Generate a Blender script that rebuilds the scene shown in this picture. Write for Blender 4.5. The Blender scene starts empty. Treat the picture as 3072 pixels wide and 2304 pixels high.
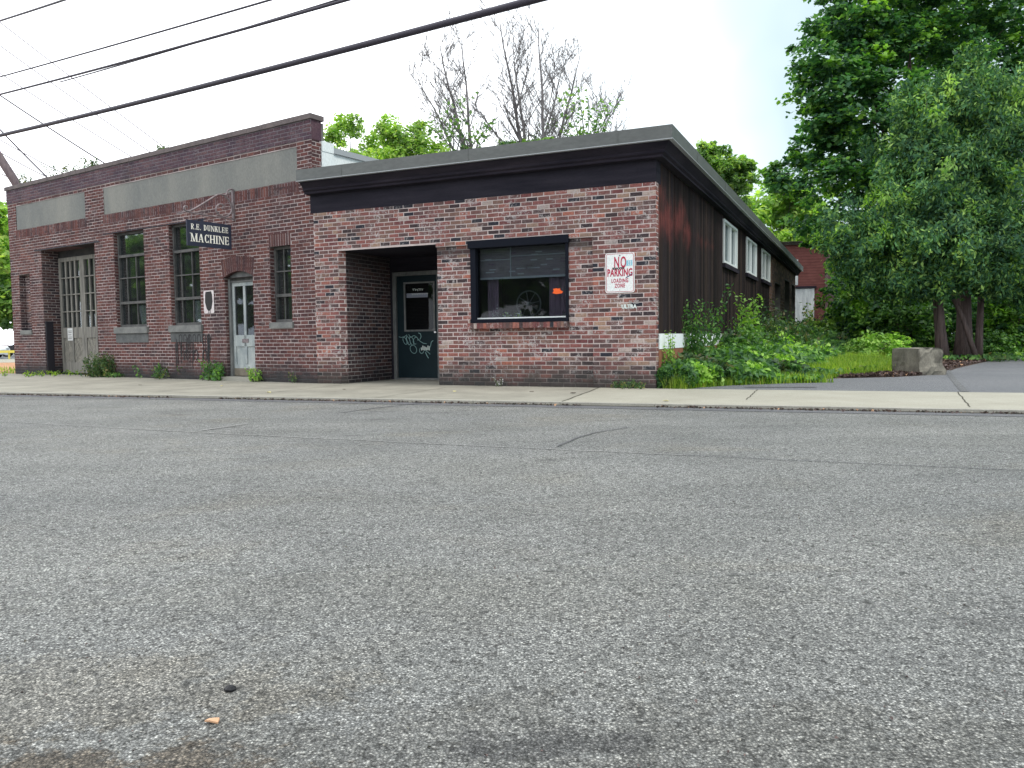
import bpy, math, random
import numpy as np
from mathutils import Vector, Matrix, noise
random.seed(7); RNG = np.random.default_rng(11)
R = math.radians
scene = bpy.context.scene
COL = scene.collection

# ------------------------------------------------------------------ camera
F_PX, PITCH, ROLL, HC = 2360.0, 0.0583, -0.01177, 0.83      # focal length in px of a 3072 wide picture
cam_data = bpy.data.cameras.new("camera"); cam = bpy.data.objects.new("camera", cam_data); COL.objects.link(cam)
cam_data.sensor_width = 36; cam_data.lens = F_PX / 3072 * 36
cam_data.clip_start = 0.05; cam_data.clip_end = 1500
_c, _s = math.cos(PITCH), math.sin(PITCH)
FW = Vector((0, _c, -_s)); UP0 = Vector((0, _s, _c)); RT0 = Vector((1, 0, 0))
RT = math.cos(ROLL) * RT0 + math.sin(ROLL) * UP0
UP = -math.sin(ROLL) * RT0 + math.cos(ROLL) * UP0
cam.matrix_world = Matrix(((RT.x, UP.x, -FW.x, 0), (RT.y, UP.y, -FW.y, 0), (RT.z, UP.z, -FW.z, HC), (0, 0, 0, 1)))
scene.camera = cam

def at(px, py, Y):
    """world point at distance Y down the street axis that is seen at a photo pixel"""
    d = FW + RT * ((px - 1536) / F_PX) - UP * ((py - 1152) / F_PX)
    return Vector((0, 0, HC)) + d * (Y / d.y)

# ------------------------------------------------------------------ world and sun
SUN_EL, SUN_AZ = 56, 122          # azimuth clockwise from +Y (away from the camera): high on the right, behind thin cloud
w = bpy.data.worlds.new("World"); scene.world = w; w.use_nodes = True
nt = w.node_tree; nt.nodes.clear()
wo = nt.nodes.new("ShaderNodeOutputWorld"); bg = nt.nodes.new("ShaderNodeBackground")
sky = nt.nodes.new("ShaderNodeTexSky"); sky.sky_type = 'NISHITA'; sky.sun_disc = False
sky.sun_elevation = R(SUN_EL); sky.sun_rotation = R(SUN_AZ); sky.dust_density = 4; sky.air_density = 1.2; sky.ozone_density = 1.0
tc = nt.nodes.new("ShaderNodeTexCoord"); nz = nt.nodes.new("ShaderNodeTexNoise")
nz.inputs['Scale'].default_value = 1.6; nz.inputs['Detail'].default_value = 5; nz.inputs['Roughness'].default_value = .55
rp = nt.nodes.new("ShaderNodeValToRGB"); rp.color_ramp.elements[0].position = .22; rp.color_ramp.elements[1].position = .44
rp.color_ramp.elements[0].color = (.62, .62, .62, 1); rp.color_ramp.elements[1].color = (1, 1, 1, 1)
mx = nt.nodes.new("ShaderNodeMix"); mx.data_type = 'RGBA'
mx.inputs[7].default_value = (14.6, 15.0, 15.4, 1)
nt.links.new(tc.outputs['Generated'], nz.inputs['Vector']); nt.links.new(nz.outputs['Fac'], rp.inputs['Fac'])
nt.links.new(rp.outputs['Color'], mx.inputs[0]); nt.links.new(sky.outputs[0], mx.inputs[6])
# brighter white cloud to the left, thinner blue-white cloud to the right
sxy = nt.nodes.new("ShaderNodeSeparateXYZ"); nt.links.new(tc.outputs['Generated'], sxy.inputs[0])
n2 = nt.nodes.new("ShaderNodeTexNoise"); n2.inputs['Scale'].default_value = 2.6; n2.inputs['Detail'].default_value = 4; nt.links.new(tc.outputs['Generated'], n2.inputs['Vector'])
ad = nt.nodes.new("ShaderNodeMath"); ad.operation = 'MULTIPLY_ADD'; ad.inputs[1].default_value = .55; nt.links.new(n2.outputs['Fac'], ad.inputs[0]); nt.links.new(sxy.outputs['X'], ad.inputs[2])
r2 = nt.nodes.new("ShaderNodeValToRGB"); r2.color_ramp.elements[0].position = .10; r2.color_ramp.elements[1].position = .62
r2.color_ramp.elements[0].color = (1, 1, 1, 1); r2.color_ramp.elements[1].color = (.335, .405, .425, 1); nt.links.new(ad.outputs[0], r2.inputs['Fac'])
m3 = nt.nodes.new("ShaderNodeMix"); m3.data_type = 'RGBA'; m3.blend_type = 'MULTIPLY'; m3.inputs[0].default_value = 1; m3.inputs[6].default_value = (14.6, 15.0, 15.6, 1)
nt.links.new(r2.outputs['Color'], m3.inputs[7]); nt.links.new(m3.outputs[2], mx.inputs[7])
nt.links.new(mx.outputs[2], bg.inputs['Color']); bg.inputs['Strength'].default_value = 0.1
nt.links.new(bg.outputs[0], wo.inputs['Surface'])
sd_ = bpy.data.lights.new("sun", 'SUN'); sd_.energy = 1.5; sd_.angle = R(18); sd_.color = (1, .95, .86)
sun = bpy.data.objects.new("sun", sd_); COL.objects.link(sun)
_az = R(SUN_AZ); _el = R(SUN_EL)
sdir = Vector((math.sin(_az) * math.cos(_el), math.cos(_az) * math.cos(_el), math.sin(_el)))
sun.rotation_euler = sdir.to_track_quat('Z', 'Y').to_euler()
vs = scene.view_settings; vs.view_transform = 'Standard'; vs.look = 'None'; vs.exposure = 0.64; vs.gamma = 1

# ------------------------------------------------------------------ frames of the two buildings
A_R, A_L = 0.4214, 0.5895
CR = Vector((2.294, 12.483, 0)); WJ = 6.633
def fpt(F, x, y, z=0.0):
    o, a = F
    return Vector((o.x + x * math.cos(a) + y * math.sin(a), o.y - x * math.sin(a) + y * math.cos(a), z))
FR = (CR, A_R)
CJ = fpt(FR, -WJ, 0); FL = (CJ, A_L)
FW_ = (Vector((0, 0, 0)), 0.0)

# ------------------------------------------------------------------ materials
def mk(name, build=None, color=(.5, .5, .5), rough=.8, metal=0, spec=.3):
    m = bpy.data.materials.new(name); m.use_nodes = True
    b = m.node_tree.nodes['Principled BSDF']
    b.inputs['Base Color'].default_value = (*color, 1); b.inputs['Roughness'].default_value = rough
    b.inputs['Metallic'].default_value = metal; b.inputs['Specular IOR Level'].default_value = spec
    if build: build(m.node_tree, b)
    return m
class N:
    """small helper for node building"""
    def __init__(s, t): s.t = t
    def n(s, k, **kw):
        x = s.t.nodes.new(k)
        for a, v in kw.items():
            if a.startswith('i_'):
                key = a[2:].replace('_', ' '); x.inputs[int(key) if key.isdigit() else key].default_value = v
            else: setattr(x, a, v)
        return x
    def l(s, a, b): s.t.links.new(a, b)
    def coord(s, scale=(1, 1, 1), obj=True, rot=(0, 0, 0)):
        c = s.n('ShaderNodeTexCoord'); m = s.n('ShaderNodeMapping'); m.inputs['Scale'].default_value = scale
        m.inputs['Rotation'].default_value = rot
        s.l(c.outputs['Object'] if obj else c.outputs['Generated'], m.inputs['Vector']); return m.outputs[0]
    def noise(s, v, scale, detail=4, rough=.6, dist=0):
        x = s.n('ShaderNodeTexNoise'); x.inputs['Scale'].default_value = scale; x.inputs['Detail'].default_value = detail
        x.inputs['Roughness'].default_value = rough; x.inputs['Distortion'].default_value = dist
        s.l(v, x.inputs['Vector']); return x.outputs['Fac']
    def ramp(s, v, stops, const=False):
        r = s.n('ShaderNodeValToRGB'); cr = r.color_ramp
        if const: cr.interpolation = 'CONSTANT'
        while len(cr.elements) < len(stops): cr.elements.new(.5)
        for e, (p, c) in zip(cr.elements, stops):
            e.position = p; e.color = (*c, 1) if len(c) == 3 else c
        s.l(v, r.inputs['Fac']); return r.outputs['Color']
    def mix(s, f, a, b, mode='MIX'):
        m = s.n('ShaderNodeMix', data_type='RGBA', blend_type=mode)
        for sock, v in ((0, f), (6, a), (7, b)):
            if isinstance(v, (int, float)): m.inputs[sock].default_value = v
            elif isinstance(v, tuple): m.inputs[sock].default_value = (*v, 1)
            else: s.l(v, m.inputs[sock])
        return m.outputs[2]
    def math(s, op, a, b=0.0):
        m = s.n('ShaderNodeMath', operation=op)
        for i, v in ((0, a), (1, b)):
            if isinstance(v, (int, float)): m.inputs[i].default_value = v
            else: s.l(v, m.inputs[i])
        return m.outputs[0]
    def bump(s, h, b, strength=.4, dist=.01):
        u = s.n('ShaderNodeBump'); u.inputs['Strength'].default_value = strength; u.inputs['Distance'].default_value = dist
        s.l(h, u.inputs['Height']); s.l(u.outputs[0], b.inputs['Normal'])
def g(v): return (v, v, v)

def noisy(name, c1, c2, scale=4, rough=.85, stretch=(1, 1, 1), bump=.3, spec=.3, fine=60, metal=0):
    def f(t, b):
        k = N(t); v = k.coord(stretch)
        a = k.noise(v, scale, 6, .65); col = k.ramp(a, [(.3, c1), (.7, c2)])
        d = k.noise(v, fine, 3, .6); col = k.mix(.35, col, k.ramp(d, [(.3, g(.45)), (.7, g(1.3))]), 'MULTIPLY')
        k.l(col, b.inputs['Base Color']); k.bump(d, b, bump, .004)
    return mk(name, f, rough=rough, spec=spec, metal=metal)

def grime_mix(k, v, col, grime, z0, z1, soot_shade=None):
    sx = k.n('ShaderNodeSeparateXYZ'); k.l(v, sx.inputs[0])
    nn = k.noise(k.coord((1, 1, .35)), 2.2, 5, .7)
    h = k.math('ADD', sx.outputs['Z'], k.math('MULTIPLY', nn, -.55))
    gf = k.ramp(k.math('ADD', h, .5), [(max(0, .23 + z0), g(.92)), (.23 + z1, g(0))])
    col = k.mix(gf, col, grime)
    if soot_shade:  # dark soot tint; for the recess brick it also holds painted shade
        x0, x1, a, b_ = soot_shade; n3 = k.math('MULTIPLY', k.math('ADD', k.noise(v, 6, 4, .7), -.5), .12)
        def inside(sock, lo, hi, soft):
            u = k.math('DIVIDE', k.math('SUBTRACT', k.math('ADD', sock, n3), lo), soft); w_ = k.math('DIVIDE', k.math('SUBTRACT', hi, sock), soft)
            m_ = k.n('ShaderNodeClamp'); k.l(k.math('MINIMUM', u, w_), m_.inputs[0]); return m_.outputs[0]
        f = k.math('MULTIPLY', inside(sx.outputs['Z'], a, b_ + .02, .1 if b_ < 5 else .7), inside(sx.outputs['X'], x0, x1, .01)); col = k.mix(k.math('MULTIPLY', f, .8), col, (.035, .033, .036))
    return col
def brick_mat(name, palette, grime, z0=0.0, z1=.35, eff=.0, soot_shade=None, streak=0.0):
    def f(t, b):
        k = N(t); v = k.coord()
        gi = k.n('ShaderNodeNewGeometry')
        tot = sum(p[1] for p in palette); acc = 0; st = []
        for c, wt in palette: st.append((acc / tot, c)); acc += wt
        col = k.ramp(gi.outputs['Random Per Island'], st, True)
        a = k.noise(v, 28, 5, .65); col = k.mix(.75, col, k.ramp(a, [(.3, g(.55)), (.7, g(1.35))]), 'MULTIPLY')
        a2 = k.noise(v, 1.1, 4, .6); col = k.mix(.8, col, k.ramp(a2, [(.3, (.66, .70, .80)), (.7, (1.25, 1.15, 1.08))]), 'MULTIPLY')
        if eff:
            e = k.noise(v, 2.6, 5, .7, .4); e = k.ramp(e, [(.48, g(0)), (.66, g(1))]); e2 = k.noise(v, 19, 4, .75, .6)
            e = k.mix(1.0, e, k.ramp(e2, [(.50, g(0)), (.58, g(1))]), 'MULTIPLY')
            col = k.mix(k.math('MULTIPLY', e, eff), col, (.44, .41, .41))
        if streak:
            q = k.noise(k.coord((1, 1, .45)), .9, 4, .6, .3); col = k.mix(k.ramp(q, [(.52, g(0)), (.66, g(streak))]), col, (.042, .036, .042))
        col = grime_mix(k, v, col, grime, z0, z1, soot_shade)
        k.l(col, b.inputs['Base Color']); k.bump(a, b, .45, .006)
    return mk(name, f, rough=.9, spec=.15)

M = {}
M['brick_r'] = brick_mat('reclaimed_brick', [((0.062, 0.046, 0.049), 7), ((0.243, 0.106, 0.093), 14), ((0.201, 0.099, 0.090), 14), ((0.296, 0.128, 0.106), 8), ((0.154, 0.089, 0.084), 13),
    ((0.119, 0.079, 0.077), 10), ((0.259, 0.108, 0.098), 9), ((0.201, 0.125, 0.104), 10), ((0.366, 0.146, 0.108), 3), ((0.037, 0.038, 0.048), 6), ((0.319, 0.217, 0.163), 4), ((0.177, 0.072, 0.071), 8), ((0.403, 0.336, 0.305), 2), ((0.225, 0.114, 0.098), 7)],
    (.045, .044, .043), z0=.05, z1=.5, eff=1.25, soot_shade=(-4.0, -1.05, 2.24, 2.46))
M['brick_l'] = brick_mat('maroon_brick', [((0.108, 0.049, 0.046), 12), ((0.135, 0.060, 0.055), 12), ((0.094, 0.047, 0.048), 10), ((0.159, 0.071, 0.062), 7), ((0.117, 0.059, 0.055), 10), ((0.073, 0.044, 0.046), 6), ((0.135, 0.056, 0.053), 6)],
    (.040, .042, .044), z0=.06, z1=.40, eff=.35, streak=.5)
M['brick_dark'] = brick_mat('sooty_shaded_brick', [((.11, .062, .062), 10), ((.085, .055, .058), 10), ((.145, .085, .078), 6), ((.06, .046, .052), 6), ((.18, .10, .085), 2)], (.028, .030, .034), eff=.3, soot_shade=(-9, 9, 1.75, 9))  # darker top is soot plus the shade of the recess put into colour
M['brick_sold'] = brick_mat('header_brick', [((.115, .057, .055), 10), ((.10, .052, .052), 10), ((.135, .068, .062), 6), ((.082, .047, .05), 6)], (.05, .045, .05), z0=-.27, z1=-.22)
M['brick_side'] = brick_mat('side_brick', [((.16, .10, .075), 10), ((.12, .075, .06), 10), ((.20, .13, .095), 6), ((.09, .06, .05), 6)], (.05, .045, .04), z0=-.27, z1=-.22)
def mortar_mat(name, c1, c2, grime, z0, z1, sc=1.5, soot_shade=None):
    def f(t, b):
        k = N(t); v = k.coord(); a = k.noise(v, sc, 5, .65); col = k.ramp(a, [(.32, c1), (.68, c2)]); d = k.noise(v, 60, 3, .6)
        col = k.mix(.3, col, k.ramp(d, [(.3, g(.6)), (.7, g(1.2))]), 'MULTIPLY'); col = grime_mix(k, v, col, grime, z0, z1, soot_shade)
        k.l(col, b.inputs['Base Color'])
    return mk(name, f, rough=.95, spec=.15)
M['mortar_r'] = mortar_mat('mortar_light', (.42, .35, .34), (.66, .57, .55), (.06, .056, .052), .05, .5, soot_shade=(-4.0, -1.05, 2.24, 2.46))
M['mortar_l'] = mortar_mat('mortar_pink', (.26, .22, .215), (.56, .48, .47), (.045, .048, .054), .13, .42)
M['mortar_m'] = mortar_mat('mortar_dull', (.16, .13, .14), (.34, .28, .29), (.045, .048, .054), -.2, -.1)
M['mortar_d'] = mortar_mat('mortar_sooty_shaded', (.26, .24, .24), (.52, .47, .46), (.035, .035, .038), -.2, .3, soot_shade=(-9, 9, 1.75, 9))  # upper part darkened by soot and painted recess shade
M['concrete'] = noisy('weathered_concrete', (.155, .165, .165), (.27, .265, .24), .8, .9, (1, 1, .35))
M['conc_sill'] = noisy('sill_concrete', (.14, .145, .145), (.25, .25, .24), 5, .9)
M['parapet_haze'] = noisy('hazed_parapet', (.15, .135, .155), (.21, .185, .20), 1.4, .9)
M['black_paint'] = noisy('black_board', (.017, .0165, .024), (.036, .033, .044), 2.5, .9, (.3, .3, 3), spec=.08)  # near-black with a bluish lift painted in for veiling glare
M['soffit'] = noisy('worn_trim', (.011, .011, .018), (.045, .038, .05), 1.9, .9, (.3, .3, 3), spec=.1)
M['fascia'] = noisy('bronze_flashing', (.085, .093, .092), (.115, .122, .118), 1.2, .45, (1, 1, 3), .05, .5, 8)
M['fascia_edge'] = mk('flashing_edge', color=(.34, .36, .38), rough=.4, spec=.5)
M['roof'] = noisy('tar_roof', (.05, .05, .05), (.09, .09, .09), 2)
M['white_wall'] = noisy('white_render', (.74, .80, .82), (.85, .88, .88), 2, .8, (1, 1, .3))
M['green_door'] = noisy('dark_green_paint', (.006, .016, .022), (.010, .024, .031), 3, .55, (1, 1, 1), .1, .2)
M['grey_frame'] = noisy('grey_frame_paint', (.10, .11, .115), (.22, .22, .215), 8, .7, (1, 1, .3))
M['black_frame'] = mk('black_frame', color=(.009, .011, .018), rough=.8, spec=.1)
M['old_wood'] = noisy('weathered_wood', (.12, .118, .11), (.33, .31, .28), 2.6, .9, (4, 4, .5), .6, .15)
M['old_wood2'] = noisy('weathered_boards', (.13, .125, .115), (.33, .31, .27), 6, .9, (3, 3, 1.2), .6, .15)
M['sash'] = noisy('sash_grey', (.07, .072, .075), (.15, .145, .14), 6, .85, spec=.15)
M['door_paint'] = noisy('pale_grey_paint', (.24, .28, .30), (.48, .51, .50), 5, .7, (1, 1, .5))
M['door_kick'] = noisy('worn_kick', (.15, .13, .10), (.24, .21, .17), 5, .8)
M['iron'] = noisy('iron_rust', (.13, .11, .12), (.30, .25, .26), 20, .6, metal=.3)
M['sign_navy'] = noisy('sign_paint', (.022, .028, .05), (.036, .042, .07), 4, .55)
M['cream'] = mk('cream_letters', color=(.88, .87, .80), rough=.6)
M['sign_white'] = noisy('sign_white', (.74, .80, .80), (.86, .84, .83), 5, .45, bump=.03)
M['red_paint'] = mk('red_letters', color=(.42, .012, .06), rough=.5)
M['black'] = mk('black_mark', color=(.012, .012, .014), rough=.5)
M['blue_mark'] = mk('blue_sticker', color=(.25, .55, .68), rough=.5)
M['navy_mark'] = mk('navy_marker', color=(.03, .03, .12), rough=.5)
M['white_mark'] = mk('white_marker', color=(.62, .68, .66), rough=.6)
M['paper'] = mk('paper', color=(.62, .62, .62), rough=.8)
M['tag_teal'] = mk('teal_marker', color=(.25, .42, .42), rough=.5)
M['orange'] = mk('orange_sticker', color=(.9, .13, .02), rough=.5)
M['white_vinyl'] = mk('white_vinyl', color=(.72, .75, .75), rough=.4)
M['interior'] = mk('interior_dark', color=(.012, .013, .018), rough=.95)
M['shade_brown'] = noisy('brown_shade', (.16, .13, .135), (.27, .225, .23), 3, .9, (1, 1, 18))
M['shade_trim'] = mk('shade_trim', color=(.36, .38, .37), rough=.8)
M['curtain'] = noisy('plum_curtain', (.14, .09, .12), (.24, .16, .20), 3, .9, (12, 12, .5))
M['curtain_pale'] = noisy('pale_curtain', (.25, .25, .25), (.45, .44, .42), 3, .9, (12, 12, .5))
M['rubble'] = noisy('grey_block', (.085, .08, .068), (.29, .27, .225), 3.2, .92, (1, 1, .6), .9, fine=40)
M['tan'] = mk('dry_leaf', color=(.55, .33, .20), rough=.7)
M['yellow'] = mk('yellow_leaf', color=(.75, .68, .30), rough=.7)
M['stain_black'] = mk('tar_drips', color=(.018, .018, .022), rough=.5)

def glass_mat(name, tint=(.9, .95, .95), refl=1.0, dirt=.08):
    m = bpy.data.materials.new(name); m.use_nodes = True; t = m.node_tree; t.nodes.clear(); k = N(t)
    out = k.n('ShaderNodeOutputMaterial'); tr = k.n('ShaderNodeBsdfTransparent'); tr.inputs['Color'].default_value = (*tint, 1)
    gl = k.n('ShaderNodeBsdfGlossy'); gl.inputs['Roughness'].default_value = .02
    df = k.n('ShaderNodeBsdfDiffuse'); df.inputs['Color'].default_value = (.45, .47, .48, 1)
    fr = k.n('ShaderNodeFresnel'); fr.inputs['IOR'].default_value = 1.5
    v = k.coord(); d = k.noise(v, 5, 5, .7); dd = k.math('MULTIPLY', k.ramp(d, [(.35, g(.3)), (.75, g(1))]), dirt)
    wv = k.noise(v, 2.2, 2, .5); bp = k.n('ShaderNodeBump'); bp.inputs['Strength'].default_value = .12; bp.inputs['Distance'].default_value = .02
    
    m1 = k.n('ShaderNodeMixShader'); k.l(dd, m1.inputs[0]); k.l(tr.outputs[0], m1.inputs[1]); k.l(df.outputs[0], m1.inputs[2])
    m2 = k.n('ShaderNodeMixShader'); k.l(k.math('MULTIPLY', fr.outputs[0], refl), m2.inputs[0]); k.l(m1.outputs[0], m2.inputs[1]); k.l(gl.outputs[0], m2.inputs[2])
    k.l(m2.outputs[0], out.inputs[0]); return m
M['glass'] = glass_mat('window_glass', (.72, .76, .8), refl=.5, dirt=.01)
M['glass_dirty'] = glass_mat('dusty_glass', (.75, .8, .82), .45, .05)
M['glass_door'] = glass_mat('door_glass', (.4, .45, .5), .5, .02)

def leaf_mat(name, cols, trans=.35, rough=.55):
    m = bpy.data.materials.new(name); m.use_nodes = True; t = m.node_tree; k = N(t)
    b = t.nodes['Principled BSDF']; out = t.nodes['Material Output']
    gi = k.n('ShaderNodeNewGeometry'); tot = len(cols) - 1
    col = k.ramp(gi.outputs['Random Per Island'], [(i / tot, c) for i, c in enumerate(cols)])
    v = k.coord(); a = k.noise(v, .8, 3, .6); col = k.mix(.8, col, k.ramp(a, [(.35, (.55, .6, .7)), (.65, (1.35, 1.3, .9))]), 'MULTIPLY')
    k.l(col, b.inputs['Base Color']); b.inputs['Roughness'].default_value = rough; b.inputs['Specular IOR Level'].default_value = .35
    tl = k.n('ShaderNodeBsdfTranslucent'); k.l(k.mix(1.0, col, (1.3, 1.5, .5), 'MULTIPLY'), tl.inputs['Color'])
    ms = k.n('ShaderNodeMixShader'); ms.inputs[0].default_value = trans
    k.l(b.outputs[0], ms.inputs[1]); k.l(tl.outputs[0], ms.inputs[2]); k.l(ms.outputs[0], out.inputs[0]); return m
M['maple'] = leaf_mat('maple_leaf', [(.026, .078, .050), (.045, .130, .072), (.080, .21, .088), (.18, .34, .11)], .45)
M['maple_bright'] = leaf_mat('maple_leaf_bright', [(.09, .21, .04), (.14, .30, .05), (.20, .40, .06), (.28, .48, .09)])  # brighter leaf green for saplings and random clumps
M['cedar'] = leaf_mat('cedar_spray', [(.030, .085, .055), (.052, .14, .078), (.095, .22, .09), (.24, .38, .11)], .28, .85)
M['far_green'] = leaf_mat('far_leaf', [(.25, .40, .17), (.32, .48, .18), (.40, .56, .20), (.52, .60, .22)], .55)
M['far_dark'] = leaf_mat('far_leaf_dark', [(.12, .22, .11), (.16, .28, .12), (.20, .34, .14), (.26, .40, .15)], .5)
M['weed'] = leaf_mat('weed_leaf', [(.042, .11, .05), (.07, .175, .065), (.12, .26, .075), (.20, .38, .09)])
M['weed_bright'] = leaf_mat('bright_weed_leaf', [(.17, .35, .08), (.25, .46, .10), (.34, .55, .12), (.42, .60, .18)])
M['grass'] = leaf_mat('grass_blade', [(.10, .20, .035), (.18, .32, .04), (.28, .42, .05), (.40, .46, .10)])
M['weed_dull'] = leaf_mat('dull_weed_leaf', [(.028, .065, .035), (.045, .10, .045), (.07, .14, .055), (.12, .19, .08), (.24, .19, .11)])
M['bark'] = noisy('bark', (.055, .04, .04), (.21, .155, .145), 4, .95, (6, 6, .35), 1.0, fine=25)
M['bark_grey'] = noisy('grey_bark', (.13, .12, .125), (.25, .235, .24), 5, .95)
M['pole'] = noisy('pole_wood', (.085, .065, .075), (.17, .135, .14), 3, .9, (3, 3, .4))
M['cable'] = mk('cable_rubber', color=(.035, .03, .045), rough=.6)
M['wire'] = mk('wire_grey', color=(.30, .29, .32), rough=.6)
M['car_black'] = mk('car_black', color=(.01, .011, .018), rough=.15, spec=.6)
M['car_white'] = mk('car_white', color=(.75, .76, .78), rough=.25, spec=.5)
M['car_red'] = mk('car_red', color=(.35, .01, .03), rough=.25, spec=.5)
M['tyre'] = mk('tyre', color=(.015, .015, .015), rough=.9)
M['chrome'] = mk('chrome', color=(.6, .6, .62), rough=.25, metal=.8)
M['yellow_paint'] = mk('yellow_paint', color=(.75, .62, .12), rough=.6)
M['barn_red'] = None

# ------------------------------------------------------------------ mesh builder
class MB:
    def __init__(s): s.v = []; s.f = []; s.m = []
    def add(s, vs, fs, m=0):
        o = len(s.v); s.v.extend([tuple(v) for v in vs]); s.f.extend([tuple(i + o for i in f) for f in fs]); s.m.extend([m] * len(fs)); return s
    def box(s, x0, x1, y0, y1, z0, z1, m=0):
        if x0 > x1: x0, x1 = x1, x0
        if y0 > y1: y0, y1 = y1, y0
        if z0 > z1: z0, z1 = z1, z0
        v = [(x0, y0, z0), (x1, y0, z0), (x1, y1, z0), (x0, y1, z0), (x0, y0, z1), (x1, y0, z1), (x1, y1, z1), (x0, y1, z1)]
        return s.add(v, [(0, 3, 2, 1), (4, 5, 6, 7), (0, 1, 5, 4), (1, 2, 6, 5), (2, 3, 7, 6), (3, 0, 4, 7)], m)
    def quad(s, a, b, c, d, m=0): return s.add([a, b, c, d], [(0, 1, 2, 3)], m)
    def prism(s, poly, y0, y1, m=0):
        """polygon of (x,z) extruded along y"""
        n = len(poly); v = [(x, y0, z) for x, z in poly] + [(x, y1, z) for x, z in poly]
        f = [tuple(range(n)), tuple(reversed(range(n, 2 * n)))] + [(i, i + n, (i + 1) % n + n, (i + 1) % n) for i in range(n)]
        return s.add(v, f, m)
    def slab(s, poly, z0, z1, m=0):
        n = len(poly); v = [(x, y, z0) for x, y in poly] + [(x, y, z1) for x, y in poly]
        f = [tuple(reversed(range(n))), tuple(range(n, 2 * n))] + [(i, (i + 1) % n, (i + 1) % n + n, i + n) for i in range(n)]
        return s.add(v, f, m)
    def tube(s, pts, r, n=6, m=0, caps=True):
        pts = [Vector(p) for p in pts]; N_ = len(pts); rr = r if isinstance(r, (list, tuple)) else [r] * N_
        o = []; prev = None
        for i, p in enumerate(pts):
            t = (pts[min(i + 1, N_ - 1)] - pts[max(i - 1, 0)]).normalized()
            if prev is None:
                a = Vector((0, 0, 1)) if abs(t.z) < .9 else Vector((1, 0, 0)); u = t.cross(a).normalized()
            else: u = (prev - t * prev.dot(t)).normalized()
            prev = u; w_ = t.cross(u)
            for k in range(n):
                an = 2 * math.pi * k / n; o.append(p + (u * math.cos(an) + w_ * math.sin(an)) * rr[i])
        f = []
        for i in range(N_ - 1):
            for k in range(n): f.append((i * n + k, i * n + (k + 1) % n, (i + 1) * n + (k + 1) % n, (i + 1) * n + k))
        if caps: f.append(tuple(reversed(range(n)))); f.append(tuple(range((N_ - 1) * n, N_ * n)))
        return s.add(o, f, m)
    def strip(s, pts, wd, axis_n, m=0):
        """flat ribbon along pts facing axis_n, thickness 2 mm"""
        pts = [Vector(p) for p in pts]; nrm = Vector(axis_n); L = []; 
        for i, p in enumerate(pts):
            t = (pts[min(i + 1, len(pts) - 1)] - pts[max(i - 1, 0)]).normalized(); sd = t.cross(nrm).normalized() * wd / 2
            L += [p - sd, p + sd]
        f = [(2 * i, 2 * i + 1, 2 * i + 3, 2 * i + 2) for i in range(len(pts) - 1)]
        return s.add(L, f, m)
    def build(s, name, mats, parent=None, F=None, loc=None, rot=None, smooth=False):
        me = bpy.data.meshes.new(name); me.from_pydata(s.v, [], s.f)
        mats = mats if isinstance(mats, (list, tuple)) else [mats]
        for m in mats: me.materials.append(m)
        if len(mats) > 1: me.polygons.foreach_set('material_index', s.m)
        if smooth: me.polygons.foreach_set('use_smooth', [True] * len(me.polygons))
        me.update()
        o = bpy.data.objects.new(name, me); COL.objects.link(o)
        if parent: o.parent = parent
        if loc is not None: o.location = loc
        if rot is not None: o.rotation_euler = (0, 0, rot)
        return o
def fast_mesh(name, V, Fc, mats, parent=None, loc=None, mi=None):
    me = bpy.data.meshes.new(name); n = len(V); k = Fc.shape[1]
    me.vertices.add(n); me.vertices.foreach_set('co', V.astype(np.float32).ravel())
    me.loops.add(len(Fc) * k); me.loops.foreach_set('vertex_index', Fc.astype(np.int32).ravel())
    me.polygons.add(len(Fc)); me.polygons.foreach_set('loop_start', np.arange(0, len(Fc) * k, k, dtype=np.int32))
    mats = mats if isinstance(mats, (list, tuple)) else [mats]
    for m in mats: me.materials.append(m)
    if mi is not None: me.polygons.foreach_set('material_index', mi.astype(np.int32))
    me.update(calc_edges=True); me.validate()
    o = bpy.data.objects.new(name, me); COL.objects.link(o)
    if parent: o.parent = parent
    if loc is not None: o.location = loc
    return o
def tag(o, label=None, cat=None, group=None, kind=None):
    if label: o['label'] = label
    if cat: o['category'] = cat
    if group: o['group'] = group
    if kind: o['kind'] = kind
    return o
def empty(name, loc, rz=0.0, label=None, cat=None, group=None):
    o = bpy.data.objects.new(name, None); COL.objects.link(o); o.location = loc; o.rotation_euler = (0, 0, rz); o.empty_display_size = .2
    return tag(o, label, cat, group)
def copy_tree(o, parent=None):
    c = o.copy(); COL.objects.link(c); c.parent = parent
    for ch in list(o.children): copy_tree(ch, c)
    return c
def text_mesh(name, s, size, mat, parent, loc, rot, xs=1.0, depth=.0015, bold=.0, space=1.0, track=1.0):
    cu = bpy.data.curves.new(name, 'FONT'); cu.body = s; cu.size = size; cu.extrude = depth; cu.align_x = 'CENTER'; cu.offset = bold
    cu.resolution_u = 3; cu.space_character = track
    to = bpy.data.objects.new(name, cu); COL.objects.link(to); bpy.context.view_layer.update()
    me = bpy.data.meshes.new_from_object(to.evaluated_get(bpy.context.evaluated_depsgraph_get()))
    bpy.data.objects.remove(to); me.materials.clear(); me.materials.append(mat); me.name = name
    for v in me.vertices: v.co.x *= xs
    o = bpy.data.objects.new(name, me); COL.objects.link(o)
    if parent: o.parent = parent
    o.location = loc; o.rotation_euler = rot; return o

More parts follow.
